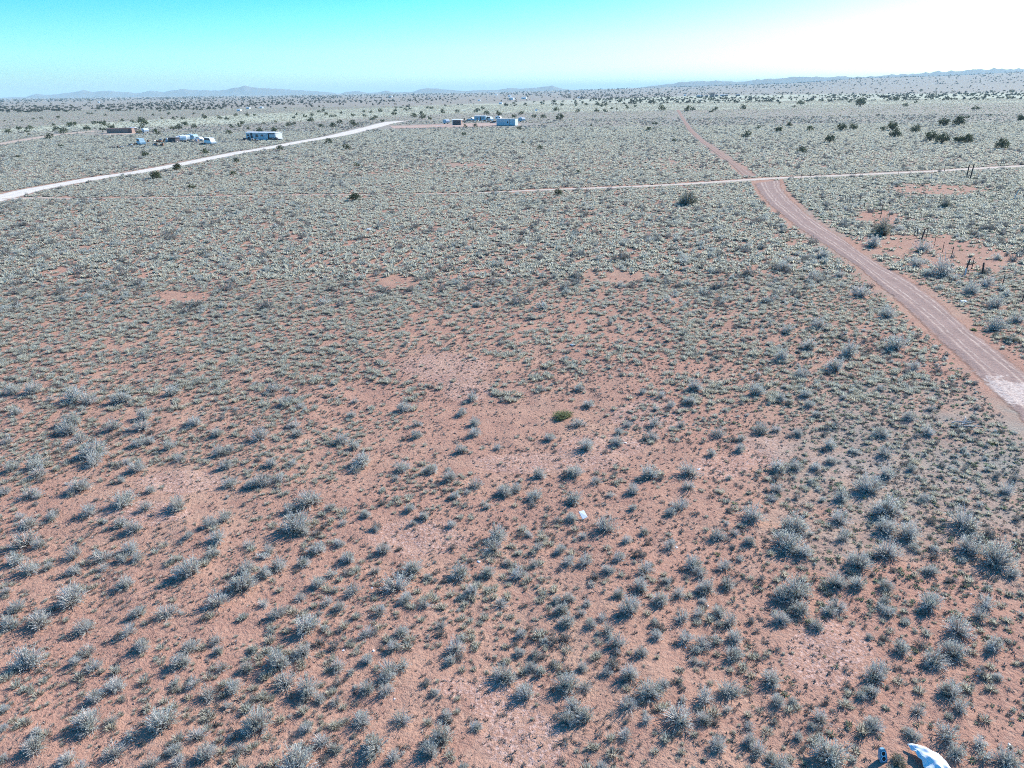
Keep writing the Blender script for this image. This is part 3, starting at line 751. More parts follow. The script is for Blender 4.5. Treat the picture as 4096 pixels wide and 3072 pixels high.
# ------------------------------------------------------------------ junipers
def juniper_crown(seed, clumps=46, per=30, leaf=.05, sparse=0., mat=None):
    r = random.Random(seed)
    v, f = [], []
    top = r.uniform(.62, .85)
    tilt = r.uniform(-.1, .1)
    for _ in range(clumps):
        a, ct = r.uniform(0, 6.283), r.uniform(-.35, 1)
        st = math.sqrt(1 - ct * ct)
        k = r.uniform(.62, 1) if r.random() < .8 else r.uniform(.2, .6)
        c = (st * math.cos(a) * .42 * k + tilt * ct, st * math.sin(a) * .42 * k, max(.07, .36 * top + ct * top * .55 * k))
        cr = r.uniform(.07, .15)
        for _ in range(int(per * r.uniform(.5, 1.3))):
            o = unit((r.gauss(0, 1), r.gauss(0, 1), r.gauss(0, 1)))
            q_ = cr * r.random() ** .4
            P = [c[i] + o[i] * q_ for i in range(3)]
            s, u = unit((r.gauss(0, 1), r.gauss(0, 1), r.gauss(0, 1))), unit([o[i] + r.gauss(0, .5) for i in range(3)])
            l = leaf * r.uniform(.6, 1.4)
            k0 = len(v)
            v += [tuple(P[i] - s[i] * l * .5 for i in range(3)), tuple(P[i] + s[i] * l * .5 for i in range(3)), tuple(P[i] + u[i] * l * 1.3 for i in range(3))]
            f.append((k0, k0 + 1, k0 + 2))
    return v, f
def juniper_trunk(seed):
    r = random.Random(seed)
    b = MB()
    b.tube([(0, 0, -.05), (.01, .01, .12), (.03 * r.uniform(-1, 1), .02, .3)], [.05, .04, .025], 7)
    for _ in range(6):
        a = r.uniform(0, 6.28)
        b.tube([(0, 0, .06), (.12 * math.cos(a), .12 * math.sin(a), .2), (.3 * math.cos(a), .3 * math.sin(a), r.uniform(.3, .5))], [.03, .02, .006], 5)
    return b
JC, JT, JS = [], [], []
for i in range(8):
    v, f = juniper_crown(500 + i, 46 + 3 * (i % 3), 30)
    JC.append(MB().add(v, f).mesh('crown', M['juniper']))
    JT.append(juniper_trunk(520 + i).mesh('trunk', M['bark']))
for i in range(6):
    v, f = juniper_crown(540 + i, 22, 16, .085)
    b = MB().add(v, f)
    b.tube([(0, 0, -.05), (0, 0, .3)], [.05, .03], 5, 1)
    JS.append(b.mesh('juniper_tree', [M['juniper'], M['bark']]))
JF = []
for i in range(5):
    v, f = juniper_crown(560 + i, 12, 9, .15)
    JF.append(MB().add(v, f).mesh('far_juniper', M['juniper_far']))
TREES = [
 ('in the cluster past the fenced field', C4, [(585,580,90),(695,570,80),(485,680,95),(235,775,90),(955,595,45),(1040,575,95),(1060,630,105),(1245,590,90),(1495,530,105),(1630,525,105),(1375,665,110),(1480,680,130),(1630,680,100),(1710,680,110),(2010,730,120),(2180,495,80),(125,555,40),(30,600,50),(305,595,50),(1700,485,40)]),
 ('sprinkled over the far right slope', C4, [(755,360,95),(1080,325,50),(1155,380,45),(1785,405,60),(225,360,50),(1750,290,40),(2095,260,40),(1295,260,25),(1910,465,30),(660,350,30),(1250,355,30),(40,360,22),(125,320,20),(415,340,25),(530,330,22),(575,325,22),(700,300,25),(290,278,22),(815,300,20),(1440,310,22),(1920,262,20),(2085,312,30),(1690,285,30),(1735,325,25),(920,465,25)]),
 ('along the straw belt near the far road', C3, [(85,490,65),(415,425,45),(985,400,75),(1215,415,60),(1260,412,45),(1420,430,40),(1465,412,45),(1705,400,50),(745,360,40),(625,340,35),(55,415,50),(110,372,35),(245,430,35),(485,428,38),(415,370,42),(495,372,38),(455,383,32),(322,370,32),(290,355,28),(1415,325,35),(890,345,25),(920,348,30),(2195,360,30),(1760,330,24),(1975,325,32),(2030,357,24),(2160,390,28),(545,325,20),(590,320,18),(830,330,20),(765,340,24),(755,388,26),(670,382,22),(685,400,28),(545,405,24),(595,412,22),(40,345,28),(115,342,22),(225,342,22),(228,382,20)]),
 ('between the far road and crossroads', C3, [(870,590,55),(1740,640,70),(2025,600,50),(930,540,40),(1100,690,40),(1840,580,40),(2115,550,45),(250,970,45),(75,1150,80),(365,555,22)]),
 ('far out below the mountains', C1, [(1645,540,40),(1765,543,38),(1828,553,35),(470,545,25),(330,548,22),(272,553,20),(848,525,22),(1233,523,22),(1290,490,22),(1360,515,25),(1560,512,22),(2050,525,25),(1990,522,30),(1900,522,30),(1395,553,28),(1470,548,30),(1425,540,20),(1300,550,20),(710,513,24),(740,513,22),(910,485,16),(950,485,16),(525,490,20),(575,468,18),(180,567,16),(115,565,14),(40,570,16)]),
 ('around the brown shed and white trailers', C1, [(72,655,50),(160,627,40),(240,627,45),(222,652,35),(452,637,45),(555,600,45),(597,600,50),(512,652,60),(697,627,55),(845,600,40),(828,637,45),(830,585,40),(893,620,55),(400,697,55),(1070,575,35),(1135,570,50),(1162,592,60),(1140,620,35),(1260,660,60),(1125,660,40),(1395,628,50),(1440,625,45),(1435,603,30),(1490,600,45),(1562,618,45),(1862,615,35),(1922,610,35),(1952,590,38),(1843,663,45),(2092,655,50),(2200,650,40),(2000,630,30),(985,565,30),(432,602,25),(238,678,25),(800,585,30),(760,588,34)]),
 ('beside the pale gravel road', C1, [(1175,835,65),(1655,820,50),(1425,945,85),(1262,1010,90),(1897,890,50),(1875,995,50),(1545,1100,50),(495,768,35),(150,857,30)]),
 ('along the straw belt behind the container', C2, [(452,330,50),(405,305,33),(455,295,28),(902,328,33),(927,315,28),(1060,285,35),(1070,262,28),(1210,298,45),(1265,285,32),(1275,310,50),(1330,320,33),(1422,258,28),(1422,275,30),(1527,272,28),(1675,262,40),(1745,285,38),(1832,287,42),(1950,303,38),(2000,283,38),(2097,308,35),(2160,310,40),(960,265,30),(892,272,25),(843,300,25),(840,272,22),(762,295,28),(672,280,22),(560,290,28),(597,303,25),(627,303,25),(508,272,25),(540,265,28),(345,290,22),(325,313,25),(1145,250,25),(1180,250,22),(1155,257,22),(1077,238,20),(1112,238,20),(1310,240,22),(1330,243,20),(1347,243,20),(1715,245,33),(1945,210,22),(2030,215,22),(2157,212,22)]),
 ('between the mobile home and dirt yard', C2, [(287,368,42),(325,360,30),(523,377,38),(613,375,42),(662,347,38),(765,360,55),(975,338,30),(100,358,25),(190,347,22),(180,400,40),(75,412,45)]),
 ('on open scrub this side of the yard', C2, [(585,495,45),(715,533,52),(220,545,42),(785,662,40),(1587,378,30),(1660,378,30),(1575,440,35),(1985,395,35),(2013,497,28),(2140,540,38),(775,900,90),(355+1000,480,16)]),
]
TPTS = []
rj = random.Random(3)
for phrase, T_, L_ in TREES:
    s_ = T_(1, 0)[0] - T_(0, 0)[0]
    L_ = sorted(L_)
    for i, (x, y, w) in enumerate(L_):
        px, py = T_(x, y + .33 * w)
        gx_, gy_, dp = (float(k) for k in ground(px, py))
        wm = w * s_ * dp / FPX * (1.1 if w * s_ > 8 else 1.3)
        TPTS.append((gx_, gy_, wm))
        z = hz(gx_, gy_)
        half, n = ('left', i + 1) if i < len(L_) / 2 else ('right', len(L_) - i)
        place = ('%s from %s' % (ordinal(n), half)) if n > 1 else half + 'most'
        lab = '%s juniper, %s of those %s' % (('broad' if wm > 4.5 else 'rounded' if wm > 3 else 'small') + ' dark', place, phrase)
        rz, sz = rj.uniform(0, 6.28), wm * rj.uniform(.78, 1.05)
        if w * s_ >= 9:
            k = rj.randrange(8)
            o = empty('juniper_tree', (gx_, gy_, z), rz)
            o.scale = (wm, wm * rj.uniform(.85, 1.1), sz)
            link(bpy.data.objects.new('crown', JC[k]), o); link(bpy.data.objects.new('trunk', JT[k]), o)
        else:
            o = link(bpy.data.objects.new('juniper_tree', JS[rj.randrange(6)]))
            o.location, o.rotation_euler, o.scale = (gx_, gy_, z), (0, 0, rz), (wm, wm, sz)
        tag(o, lab, 'tree', 'junipers of the plain')
cJ = store('juniper_stock', JF)
def woods(x, y):
    px, py, _ = pixel(x, np.maximum(y, 4.), 0)
    X = px / .46293
    yb = py / .46293 - (205 - .0131 * (X - 400))
    belt = np.interp(yb, [-30, 2, 6, 14, 22, 30, 40, 60], [1, 1, 1, .6, .4, .25, .08, 0])
    return belt * np.maximum(sstep(1800, 3500, y) * .8, .15 + .85 * sstep(.38, .6, N1(x / 210, y / 300)))
n_ = 16000
y_ = 1 / (1 / 800 + (1 / 7000 - 1 / 800) * rs.rand(n_)); x_ = (rs.rand(n_) * 2 - 1) * (.8 * y_)
k_ = rs.rand(n_) < woods(x_, y_)
x_, y_ = x_[k_], y_[k_]
s_ = rs.uniform(2, 5, len(x_)) * np.interp(y_, [1500, 4000], [1, 2.2])
mass('juniper_woodland', np.c_[x_, y_, height(x_, y_, np.full(len(x_), 99.))], rs.rand(len(x_)) * 6.28, s_, s_ * rs.uniform(.7, 1, len(x_)), rs.randint(0, 5, len(x_)), cJ, 'far-off belt of dark junipers below the horizon', 'woodland')

# ------------------------------------------------------------------ special shrubs and dead wood near the camera
def single(name, mesh_, T_, x, y, w, label, cat, zk=1., rz=0., kx=1.):
    s_ = T_(1, 0)[0] - T_(0, 0)[0]
    gx_, gy_, dp = (float(k) for k in ground(*T_(x, y + .27 * w)))
    wm = w * s_ * dp / FPX
    o = link(bpy.data.objects.new(name, mesh_))
    o.location, o.rotation_euler, o.scale = (gx_, gy_, hz(gx_, gy_)), (0, 0, rz), (wm * kx, wm, wm * zk)
    return tag(o, label, cat)
green = shrub_mesh('green_shrub', 71, 260, 9, [M['sage_green'], M['olive']], 3, .05, .5, .02)
olive = shrub_mesh('olive_shrub', 72, 240, 9, [M['olive'], M['sage_twig']], 3, .05, .55, .05)
tallb = shrub_mesh('tall_shrub', 73, 320, 9, [M['olive'], M['sage_twig']], 4, .045, .8, .25)
mixed = shrub_mesh('grey_green_shrub', 74, 340, 9, [M['juniper'], M['sage_twig']], 4, .045, .75, .2)
single('green_shrub', green, TG, 250, 142, 108, 'low bright green shrub on the bare red ground', 'shrub', .95, .3, 1.1)
single('olive_shrub', olive, TD, 1115, 1575, 200, 'squat olive bush between the blue case and white sheet', 'shrub', .7, 1.)
single('olive_shrub', olive, TL, 1200, 728, 72, 'brown-olive mounded bush beside the road at the right edge', 'shrub', .8, 2., 1.2)
single('olive_shrub', olive, TL, 1130, 706, 56, 'smaller olive bush just left of the brown-olive mound', 'shrub', .8, 4.)
single('green_shrub', green, TL, 1165, 700, 34, 'little patch of fresh green leaves between two olive bushes', 'shrub', .5, 4.)
single('green_shrub', green, TL, 1020, 678, 44, 'low dark green plant at the road edge', 'shrub', .6, 1.)
single('tall_shrub', tallb, TL, 570, 185, 120, 'tall open olive bush beside the rutted dirt road', 'shrub', 1.05, 1.)
single('tall_shrub', tallb, TL, 868, 62, 66, 'upright green-brown bush inside the fenced field', 'shrub', 1.1, 3.)
single('grey_green_shrub', mixed, C3, 1215, 1205, 200, 'large half-bare bush, grey twigs and green foliage, by the pale track', 'shrub', 1.0, 1.)
single('green_shrub', green, TH, 825, 655, 30, 'small green rosette among the right-hand sagebrush', 'shrub', .7, 1.)
single('green_shrub', green, TH, 1110, 293, 40, 'dull green sprig near the rutted road', 'shrub', .5, 2.)

gx_, gy_, dp = (float(k) for k in ground(*TH(948, 215)))
dead = empty('dead_branches', (gx_, gy_, hz(gx_, gy_)), 0)
tag(dead, 'bleached dead branches lying in a heap near the road', 'dead wood')
rb = random.Random(21)
for i in range(9):
    a = rb.uniform(-.5, .9); L = rb.uniform(.5, 1.15)
    b = MB()
    p0 = (rb.uniform(-.5, .2), rb.uniform(-.4, .3), rb.uniform(.02, .06)); d = (math.cos(a), math.sin(a))
    pts = [(p0[0] + d[0] * L * t + .04 * rb.uniform(-1, 1), p0[1] + d[1] * L * t + .04 * rb.uniform(-1, 1), p0[2] + .22 * t * rb.random() + .02) for t in (0, .3, .65, 1)]
    b.tube(pts, [.03, .025, .018, .008], 6)
    m_ = pts[1]
    b.tube([m_, (m_[0] + .2, m_[1] + rb.uniform(-.3, .3), m_[2] + .12)], [.012, .004], 5)
    b.build('branch', M['deadwood'], dead)

# ------------------------------------------------------------------ white sheet, blue case, scrap
M['white'] = painted('white_paint', (.80, .80, .79), .5, (.5, .46, .42), .15)
M['postlight'] = painted('bleached_post', (.45, .47, .48), .8, (.25, .22, .2), .4, 0, 5)
M['tarp'] = painted('white_tarp', (.82, .83, .85), .35, (.7, .72, .76), .2)
M['bluep'] = painted('blue_plastic', (.16, .32, .42), .35, (.1, .2, .3), .3)
M['bluerim'] = painted('light_blue_plastic', (.42, .62, .70), .35, (.3, .45, .55), .3)
M['dark'] = painted('recess_shade', (.015, .017, .022), .6, (.02, .02, .02), .2)  # near-black paint standing in for shade inside recesses
gx_, gy_, _ = (float(k) for k in ground(*TD(1305, 1560)))
b = MB(); nx_, ny_ = 26, 22
rw = np.random.RandomState(9)
P = []
for j in range(ny_ + 1):
    for i in range(nx_ + 1):
        u, v_ = i / nx_, j / ny_
        x = -.24 + .72 * u + .12 * v_ + .05 * N1(np.array([v_ * 7.]), np.array([3.]))[0] * (u < .08)
        y = .22 - .95 * v_ - .3 * u + .07 * N1(np.array([u * 5]), np.array([8.]))[0]
        fold = .03 * math.sin(v_ * 26 + u * 5) * max(0, 1 - u * 1.5) + .07 * (N2(np.array([u * 7]), np.array([v_ * 7]))[0] - .5)
        z = .22 * math.sin(min(1, .12 + u * .9) * math.pi) ** .6 * math.sin(min(.97, .1 + v_ * .95) * math.pi) ** .5 + fold + .03
        if u > .9: z *= (1 - u) / .1 * .9 + .1
        P.append((x, y, max(.02, z)))
b.add(P, [(j * (nx_ + 1) + i, (j + 1) * (nx_ + 1) + i, (j + 1) * (nx_ + 1) + i + 1, j * (nx_ + 1) + i + 1) for j in range(ny_) for i in range(nx_)])
o = b.build('white_sheet', M['tarp'], None, True)
o.location = (gx_, gy_, hz(gx_, gy_))
sm = o.modifiers.new('thick', 'SOLIDIFY'); sm.thickness = .008
tag(o, 'crumpled white plastic sheet with folds, cut off by the bottom edge', 'sheet')

gx_, gy_, _ = (float(k) for k in ground(*TD(985, 1602)))
case = empty('blue_case', (gx_, gy_, hz(gx_, gy_)), .1)
tag(case, 'small blue case with two round dark openings', 'case')
b = MB()
prof = [(-.085, 0), (.085, 0), (.1, .06), (.085, .22), (.05, .285), (-.05, .285), (-.085, .22), (-.1, .06)]
n = len(prof)
vs = [(p[0], -.05 + p[1] * .45, p[1]) for p in prof] + [(p[0] * .9, .07 + p[1] * .25, p[1] * .96) for p in prof]
b.add(vs, [(i, (i + 1) % n, n + (i + 1) % n, n + i) for i in range(n)] + [tuple(range(n))[::-1], tuple(range(n, 2 * n))])
b.build('body', M['bluep'], case)
for cz in (.085, .195):
    r_, h_ = MB(), MB()
    ring = lambda rad, off: [(rad * math.cos(a), -.05 + (cz + rad * math.sin(a)) * .45 - off, cz + rad * math.sin(a) + off * .3) for a in [k * math.pi / 10 for k in range(20)]]
    A_, B_ = ring(.066, .012), ring(.046, .014)
    r_.add(A_ + B_, [(i, (i + 1) % 20, 20 + (i + 1) % 20, 20 + i) for i in range(20)])
    h_.add(ring(.046, .006), [tuple(range(20))])
    r_.build('rim', M['bluerim'], case); h_.build('opening_shade', M['dark'], case)  # flat dark disc painted as the shade inside each hole

gx_, gy_, _ = (float(k) for k in ground(*TG(352, 670)))
b = MB()
q4 = [(-.2, .1, .0), (.12, -.13, .0), (.2, -.02, .12), (-.03, .2, .27)]
b.add([(-.16, .02, .25), (-.02, -.16, .02), (.17, -.04, .05), (.04, .13, .24)] + [(-.175, .012, .24), (-.035, -.168, .01), (.155, -.048, .04), (.025, .122, .23)], [(0, 1, 2, 3), (7, 6, 5, 4), (0, 4, 5, 1), (1, 5, 6, 2), (2, 6, 7, 3), (3, 7, 4, 0)])
o = b.build('white_board', M['white'])
o.location = (gx_, gy_, hz(gx_, gy_))
tag(o, 'white panel offcut tilted up on the red soil', 'panel')

LIT = [(TB, 1190, 1065, 20, 'white pebble-like scrap in the middle of the lower left ground'), (TB, 872, 362, 24, 'bright white scrap beside a dark pebble, left of the pale tussock'), (TB, 998, 115, 22, 'pinkish white scrap under the twin sagebrush at left'), (TB, 752, 656, 22, 'white scrap right of a broad low sagebrush'), (TB, 1012, 662, 28, 'pale blue-white crumpled scrap among small tussocks'),
       (TD, 1802, 882, 30, 'torn white scrap, lower of the pair near the right edge'), (TD, 1812, 828, 34, 'blue-white scrap, upper of the pair near the right edge'), (TD, 1744, 172, 18, 'small white scrap in the weeds near the right edge'), (TD, 2072, 1466, 30, 'short pale stick of litter above the bottom right sagebrush'),
       (TC, 1685, 258, 28, 'pinkish white scrap between two sagebrush, centre right'), (TC, 1492, 626, 22, 'tiny white scrap at the foot of a grey sagebrush'), (TC, 578, 1226, 26, 'pink-white scrap in front of the bottom sagebrush clump'),
       (TF, 990, 243, 20, 'pale flat stone on the bare red ground'), (TG, 926, 433, 20, 'white scrap caught in the sagebrush beside the bare ground'), (TG, 563, 303, 14, 'tiny pale scrap right of a mid-field sagebrush'), (TG, 815, 816, 16, 'white scrap among the lower right seedlings'), (TF, 783, 116, 16, 'white scrap at the right foot of a round sagebrush'), (TF, 1103, 880, 20, 'white scrap beside the lower central sagebrush'),
       (TK, 733, 393, 18, 'bright white lump on the sparse ground below the large bush'), (TK, 393, 639, 14, 'small white scrap in the tussocks, mid-field'), (TK, 302, 766, 26, 'flat pale board left of a grey sagebrush, mid-field'), (TK, 1095, 193, 16, 'white scrap close to the road verge'), (TJ, 560, 196, 44, 'long pale sheet lying in the tussocks at left'), (TJ, 755, 753, 14, 'white speck of litter above the bare red patch'),
       (TL, 968, 552, 36, 'white litter under the fence line right of the road'), (TL, 672, 685, 16, 'white scrap by the near road verge')]
rl = random.Random(17)
for T_, x, y, w, lab in LIT:
    s_ = T_(1, 0)[0] - T_(0, 0)[0]
    gx_, gy_, dp = (float(k) for k in ground(*T_(x, y)))
    wm = max(.05, w * s_ * dp / FPX)
    bm = bmesh.new(); bmesh.ops.create_icosphere(bm, subdivisions=2, radius=.5)
    for q_ in bm.verts:
        q_.co *= rl.uniform(.75, 1.2); q_.co.z = q_.co.z * .45 + .1
    me = bpy.data.meshes.new('scrap'); bm.to_mesh(me); bm.free()
    me.materials.append(M['stone'] if 'stone' in lab else M['tarp'] if w < 40 else M['postlight'])
    o = link(bpy.data.objects.new('pale_stone' if 'stone' in lab else 'plastic_scrap', me))
    o.location, o.scale, o.rotation_euler = (gx_, gy_, hz(gx_, gy_)), (wm, wm * .7, wm * .7), (0, 0, rl.uniform(0, 3))
    tag(o, lab, 'stone' if 'stone' in lab else 'litter', 'scraps of litter on the plain')

# ------------------------------------------------------------------ trailers, sheds and vehicles
M['siding'] = painted('pale_siding', (.55, .57, .58), .6, (.38, .35, .32), .35)
M['greywall'] = painted('grey_metal_wall', (.56, .60, .64), .5, (.4, .38, .37), .25)
M['roofw'] = painted('white_metal_roof', (.74, .75, .75), .45, (.5, .47, .43), .25)
M['brownwall'] = painted('brown_wall', (.27, .18, .15), .8, (.12, .08, .06), .4)
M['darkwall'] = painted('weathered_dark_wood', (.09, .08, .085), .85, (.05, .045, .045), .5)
M['bluewall'] = painted('blue_siding', (.20, .30, .45), .6, (.2, .2, .22), .3)
M['teal'] = painted('pale_blue_paint', (.38, .52, .58), .5, (.3, .3, .3), .3)
M['glass'] = painted('dark_glass', (.03, .04, .05), .15, (.05, .05, .05), .2)
M['tyre'] = painted('tyre_rubber', (.03, .03, .03), .85, (.08, .07, .06), .3)
M['steel'] = painted('dull_steel', (.4, .4, .41), .4, (.25, .2, .17), .4, .6)
M['rust'] = painted('rusty_steel', (.20, .10, .06), .8, (.1, .06, .04), .5)
M['wood'] = painted('grey_timber', (.35, .31, .27), .85, (.2, .17, .15), .5, 0, 4)
M['post'] = painted('fence_post_wood', (.075, .06, .055), .9, (.04, .03, .03), .5, 0, 5)

def spot(T_, x, y):
    gx_, gy_, dp = (float(k) for k in ground(*T_(x, y)))
    return (gx_, gy_, hz(gx_, gy_)), (T_(1, 0)[0] - T_(0, 0)[0]) * dp / FPX
def windows(root, spec, face, H=1.):
    """spec (x, z, w, h) on the long camera-side wall at y = face: frame and pane"""
    for x, z, w, h in spec:
        f = MB().box((x, face - .03, z), (w + .14, .06, h + .14)).build('window', M['white'], root)
        MB().box((x, face - .07, z), (w, .03, h)).build('pane', M['glass'], f)
def wheel(root, x, y, r, w=.22):
    b = MB(); n = 14
    for k0, k1, a, c in ((r, r, -w / 2, w / 2),):
        b.tube([(x, y + a, r), (x, y + c, r)], r, n)
    t_ = b.build('wheel', M['tyre'], root)
    MB().tube([(x, y - w / 2 - .015, r), (x, y + w / 2 + .015, r)], r * .55, 10).build('rim', M['steel'], t_)
def house_box(T_, x, y, L, W, H, rz, wall, roof, name, label, cat, win=(), door=None, roof_h=.25, over=.25, gable=False, skirt=None):
    p, k = spot(T_, x, y)
    o = empty(name, p, rz)
    tag(o, label, cat)
    z0 = .35 if skirt else 0
    MB().box((0, 0, z0 + (H - z0) / 2 - .05), (L, W, H - z0 + .1)).build('wall', wall, o)
    if skirt: MB().box((0, 0, .17), (L - .2, W - .2, .5)).build('skirting', skirt, o)
    if gable:
        MB().prism([(-W / 2 - over, H), (W / 2 + over, H), (0, H + roof_h)], -L / 2 - over, L / 2 + over).build('roof', roof, o)
    else:
        MB().prism([(-W / 2 - over, H), (W / 2 + over, H), (W / 2 + over, H + .1), (0, H + roof_h), (-W / 2 - over, H + .1)], -L / 2 - over, L / 2 + over).build('roof', roof, o)
    windows(o, win, -W / 2)
    if door:
        dx, dw, dh = door
        d = MB().box((dx, -W / 2 - .03, z0 + dh / 2), (dw, .07, dh)).build('door', M['darkwall'], o)
        MB().box((dx + dw * .35, -W / 2 - .09, z0 + dh * .5), (.06, .06, .16)).build('handle', M['steel'], d)
    return o
def camper(T_, x, y, L, H, rz, body, name, label, stripe=None):
    p, k = spot(T_, x, y)
    o = empty(name, p, rz)
    o.scale = (.85, .85, .85)
    tag(o, label, 'trailer')
    W = 2.3
    pr = [(-L / 2, .75), (-L / 2 + .35, .5), (L / 2 - .5, .5), (L / 2, .9), (L / 2 - .05, H * .72), (L / 2 - .55, H - .12), (L / 2 - 1, H), (-L / 2 + .7, H), (-L / 2 + .15, H - .25)]
    MB().prism(pr, -W / 2, W / 2, 'y').build('body', body, o)
    windows(o, [(-L * .25, H * .64, .8, .5), (L * .3, H * .64, .7, .5)], -W / 2)
    d = MB().box((.1, -W / 2 - .02, H * .52), (.65, .05, H * .62)).build('door', M['greywall'], o)
    MB().box((.3, -W / 2 - .06, H * .5), (.06, .05, .14)).build('handle', M['steel'], d)
    if stripe: MB().box((0, -W / 2 - .012, H * .4), (L * .92, .02, .3)).build('stripe', stripe, o)
    for sx in (-.4, .4):
        wheel(o, sx, -W / 2 + .14, .34); wheel(o, sx, W / 2 - .14, .34)
    MB().tube([(-L / 2 - 1.1, 0, .45), (-L / 2 + .2, 0, .5)], .06, 6).build('tow_bar', M['steel'], o)
    MB().box((-.6, 0, H + .12), (.7, .7, .25)).build('roof_vent', M['roofw'], o)
    return o
def vehicle(T_, x, y, L, rz, paint, kind, name, label, cat):
    p, k = spot(T_, x, y)
    o = empty(name, p, rz)
    tag(o, label, cat)
    W, h = 1.85, L / 2
    if kind == 'car':
        low = [(-h, .35), (h, .35), (h, .7), (h - .25, .85), (h * .35, .95), (-h * .8, .98), (-h, .8)]
        cab = [(-h * .75, .96), (h * .38, .94), (h * .12, 1.42), (-h * .5, 1.45)]
    elif kind == 'pickup':
        low = [(-h, .5), (h, .5), (h, .95), (h * .4, 1.08), (h * .38, 1.1), (-h, 1.1)]
        cab = [(-h * .12, 1.09), (h * .45, 1.06), (h * .24, 1.75), (-h * .08, 1.78)]
    else:
        low = [(-h, .45), (h, .45), (h, 1.0), (h - .5, 1.2), (-h, 1.25)]
        cab = [(-h, 1.24), (h - .45, 1.19), (h - 1.1, 2.1), (-h + .1, 2.15)]
    MB().prism(low, -W / 2, W / 2, 'y').build('body', paint, o)
    c = MB().prism(cab, -W / 2 + .12, W / 2 - .12, 'y').build('cabin', paint, o)
    zc, zt = cab[0][1], cab[2][1]
    mid_ = [(cab[0][0] * .9 + cab[3][0] * .1 + .12, zc + .1), (cab[1][0] - .28, zc + .1), (cab[2][0] - .08, zt - .12), (cab[3][0] + .12, zt - .12)]
    MB().prism(mid_, -W / 2 + .1, W / 2 - .1, 'y').build('side_window', M['glass'], o)
    for sx in (-h * .62, h * .62):
        for sy in (-1, 1): wheel(o, sx, sy * (W / 2 - .1), .34)
    for sy in (-.6, .6): MB().box((h + .01, sy, .72), (.05, .3, .16)).build('headlight', M['white'], o)
    MB().box((h + .05, 0, .45), (.1, W, .18)).build('bumper', M['steel'], o)
    return o
a = math.radians
# by the short road
house_box(CA, 745, 398, 10.2, 3.6, 1.9, a(8), M['brownwall'], M['brownwall'], 'low_shed', 'long low brown flat-roofed shed in bare dirt', 'shed', door=(4.2, .9, 1.6), roof_h=.12, over=.12)
house_box(CA, 1028, 378, 2.1, 2, 1.7, a(-12), M['darkwall'], M['greywall'], 'tool_shed', 'small dark tool shed at the end of the brown shed', 'shed', door=(.2, .7, 1.4), roof_h=.35, gable=True)
camper(CA, 1285, 402, 4.2, 2.3, a(-48), M['white'], 'cargo_trailer', 'white trailer with a blue stripe right of the small tool shed', M['bluewall'])
vehicle(CA, 1200, 672, 3.9, a(-50), M['teal'], 'van', 'parked_van', 'pale blue van among junk near the brown shed', 'van')
# junk yard left of the mobile home
house_box(C8, 360, 446, 2.6, 2.4, 1.55, a(-10), M['darkwall'], M['darkwall'], 'dark_shed', 'dark weathered shed left of the white trailers', 'shed', door=(0, .8, 1.35), roof_h=.2)
camper(C8, 440, 436, 4.0, 2.2, a(-62), M['greywall'], 'travel_trailer', 'grey travel trailer just right of the dark shed')
camper(C8, 500, 432, 5.5, 2.5, a(-68), M['white'], 'travel_trailer', 'white travel trailer, leftmost of the bright pair', M['bluewall'])
camper(C8, 553, 424, 5.0, 2.3, a(-66), M['white'], 'travel_trailer', 'white travel trailer, second of the bright pair')
camper(C8, 630, 408, 5.2, 2.3, a(-30), M['teal'], 'travel_trailer', 'pale blue camper behind the bright white pair', M['white'])
vehicle(C8, 745, 424, 4.2, a(-25), M['white'], 'car', 'parked_car', 'white car between the campers and the box truck', 'car')
vehicle(C8, 895, 474, 4.6, a(-42), M['white'], 'van', 'parked_van', 'white van with its bright tail towards the road', 'van')
p, k = spot(C8, 775, 472)
o = empty('flatbed_trailer', p, a(-6)); tag(o, 'low dark flatbed trailer left of the white van', 'trailer')
MB().box((0, 0, .55), (3.2, 1.8, .14)).build('deck', M['wood'], o)
MB().box((-1.5, 0, .75), (.1, 1.8, .4)).build('headboard', M['darkwall'], o)
for sy in (-.8, .8): wheel(o, .3, sy, .3)
# mobile home
o = house_box(C8, 1690, 404, 12.4, 3.7, 2.45, a(-20), M['siding'], M['roofw'], 'mobile_home', 'long pale mobile home with white roof and covered porch', 'house',
              win=[(-5.2, 1.6, 1.0, .6), (-1.6, 1.5, 1.0, .9), (.6, 1.6, 1.0, .6)], door=(-3.8, .8, 1.9), roof_h=.3, over=.2, skirt=M['darkwall'])
MB().box((4.4, -1.86, 1.32), (2.9, .06, 1.95)).build('porch_shade_slab', M['dark'], o)  # dark slab on the wall stands in for the porch recess's shade
MB().box((4.6, -1.91, 1.45), (1.9, .04, 1.05)).build('porch_panel', M['siding'], o)
for dx in (2.95, 5.85): MB().box((dx, -1.97, 1.25), (.14, .14, 2.3)).build('porch_post', M['white'], o)
for i in range(3): MB().box((2.0, -2.2 - .28 * i, .36 - .13 * i), (1.1, .3, .1)).build('porch_step', M['white'], o)
def boards(T_, x, y, n, L, rz, mat, name, label, cat='boards', stack=.5):
    p, k = spot(T_, x, y)
    o = empty(name, p, rz); tag(o, label, cat)
    r = random.Random(int(x * 7 + y))
    for i in range(n):
        MB().box((r.uniform(-.3, .3), r.uniform(-stack, stack), .05 + .07 * (i // 2)), (L * r.uniform(.7, 1), .24, .06), r.uniform(-.25, .25)).build('board', mat, o)
    return o
boards(C8, 1110, 436, 7, 6.5, a(-3), M['siding'], 'board_pile', 'long pale boards lying left of the mobile home', stack=.8)
boards(C8, 1345, 452, 5, 3, a(6), M['white'], 'board_pile', 'short white boards before the mobile home', stack=.6)
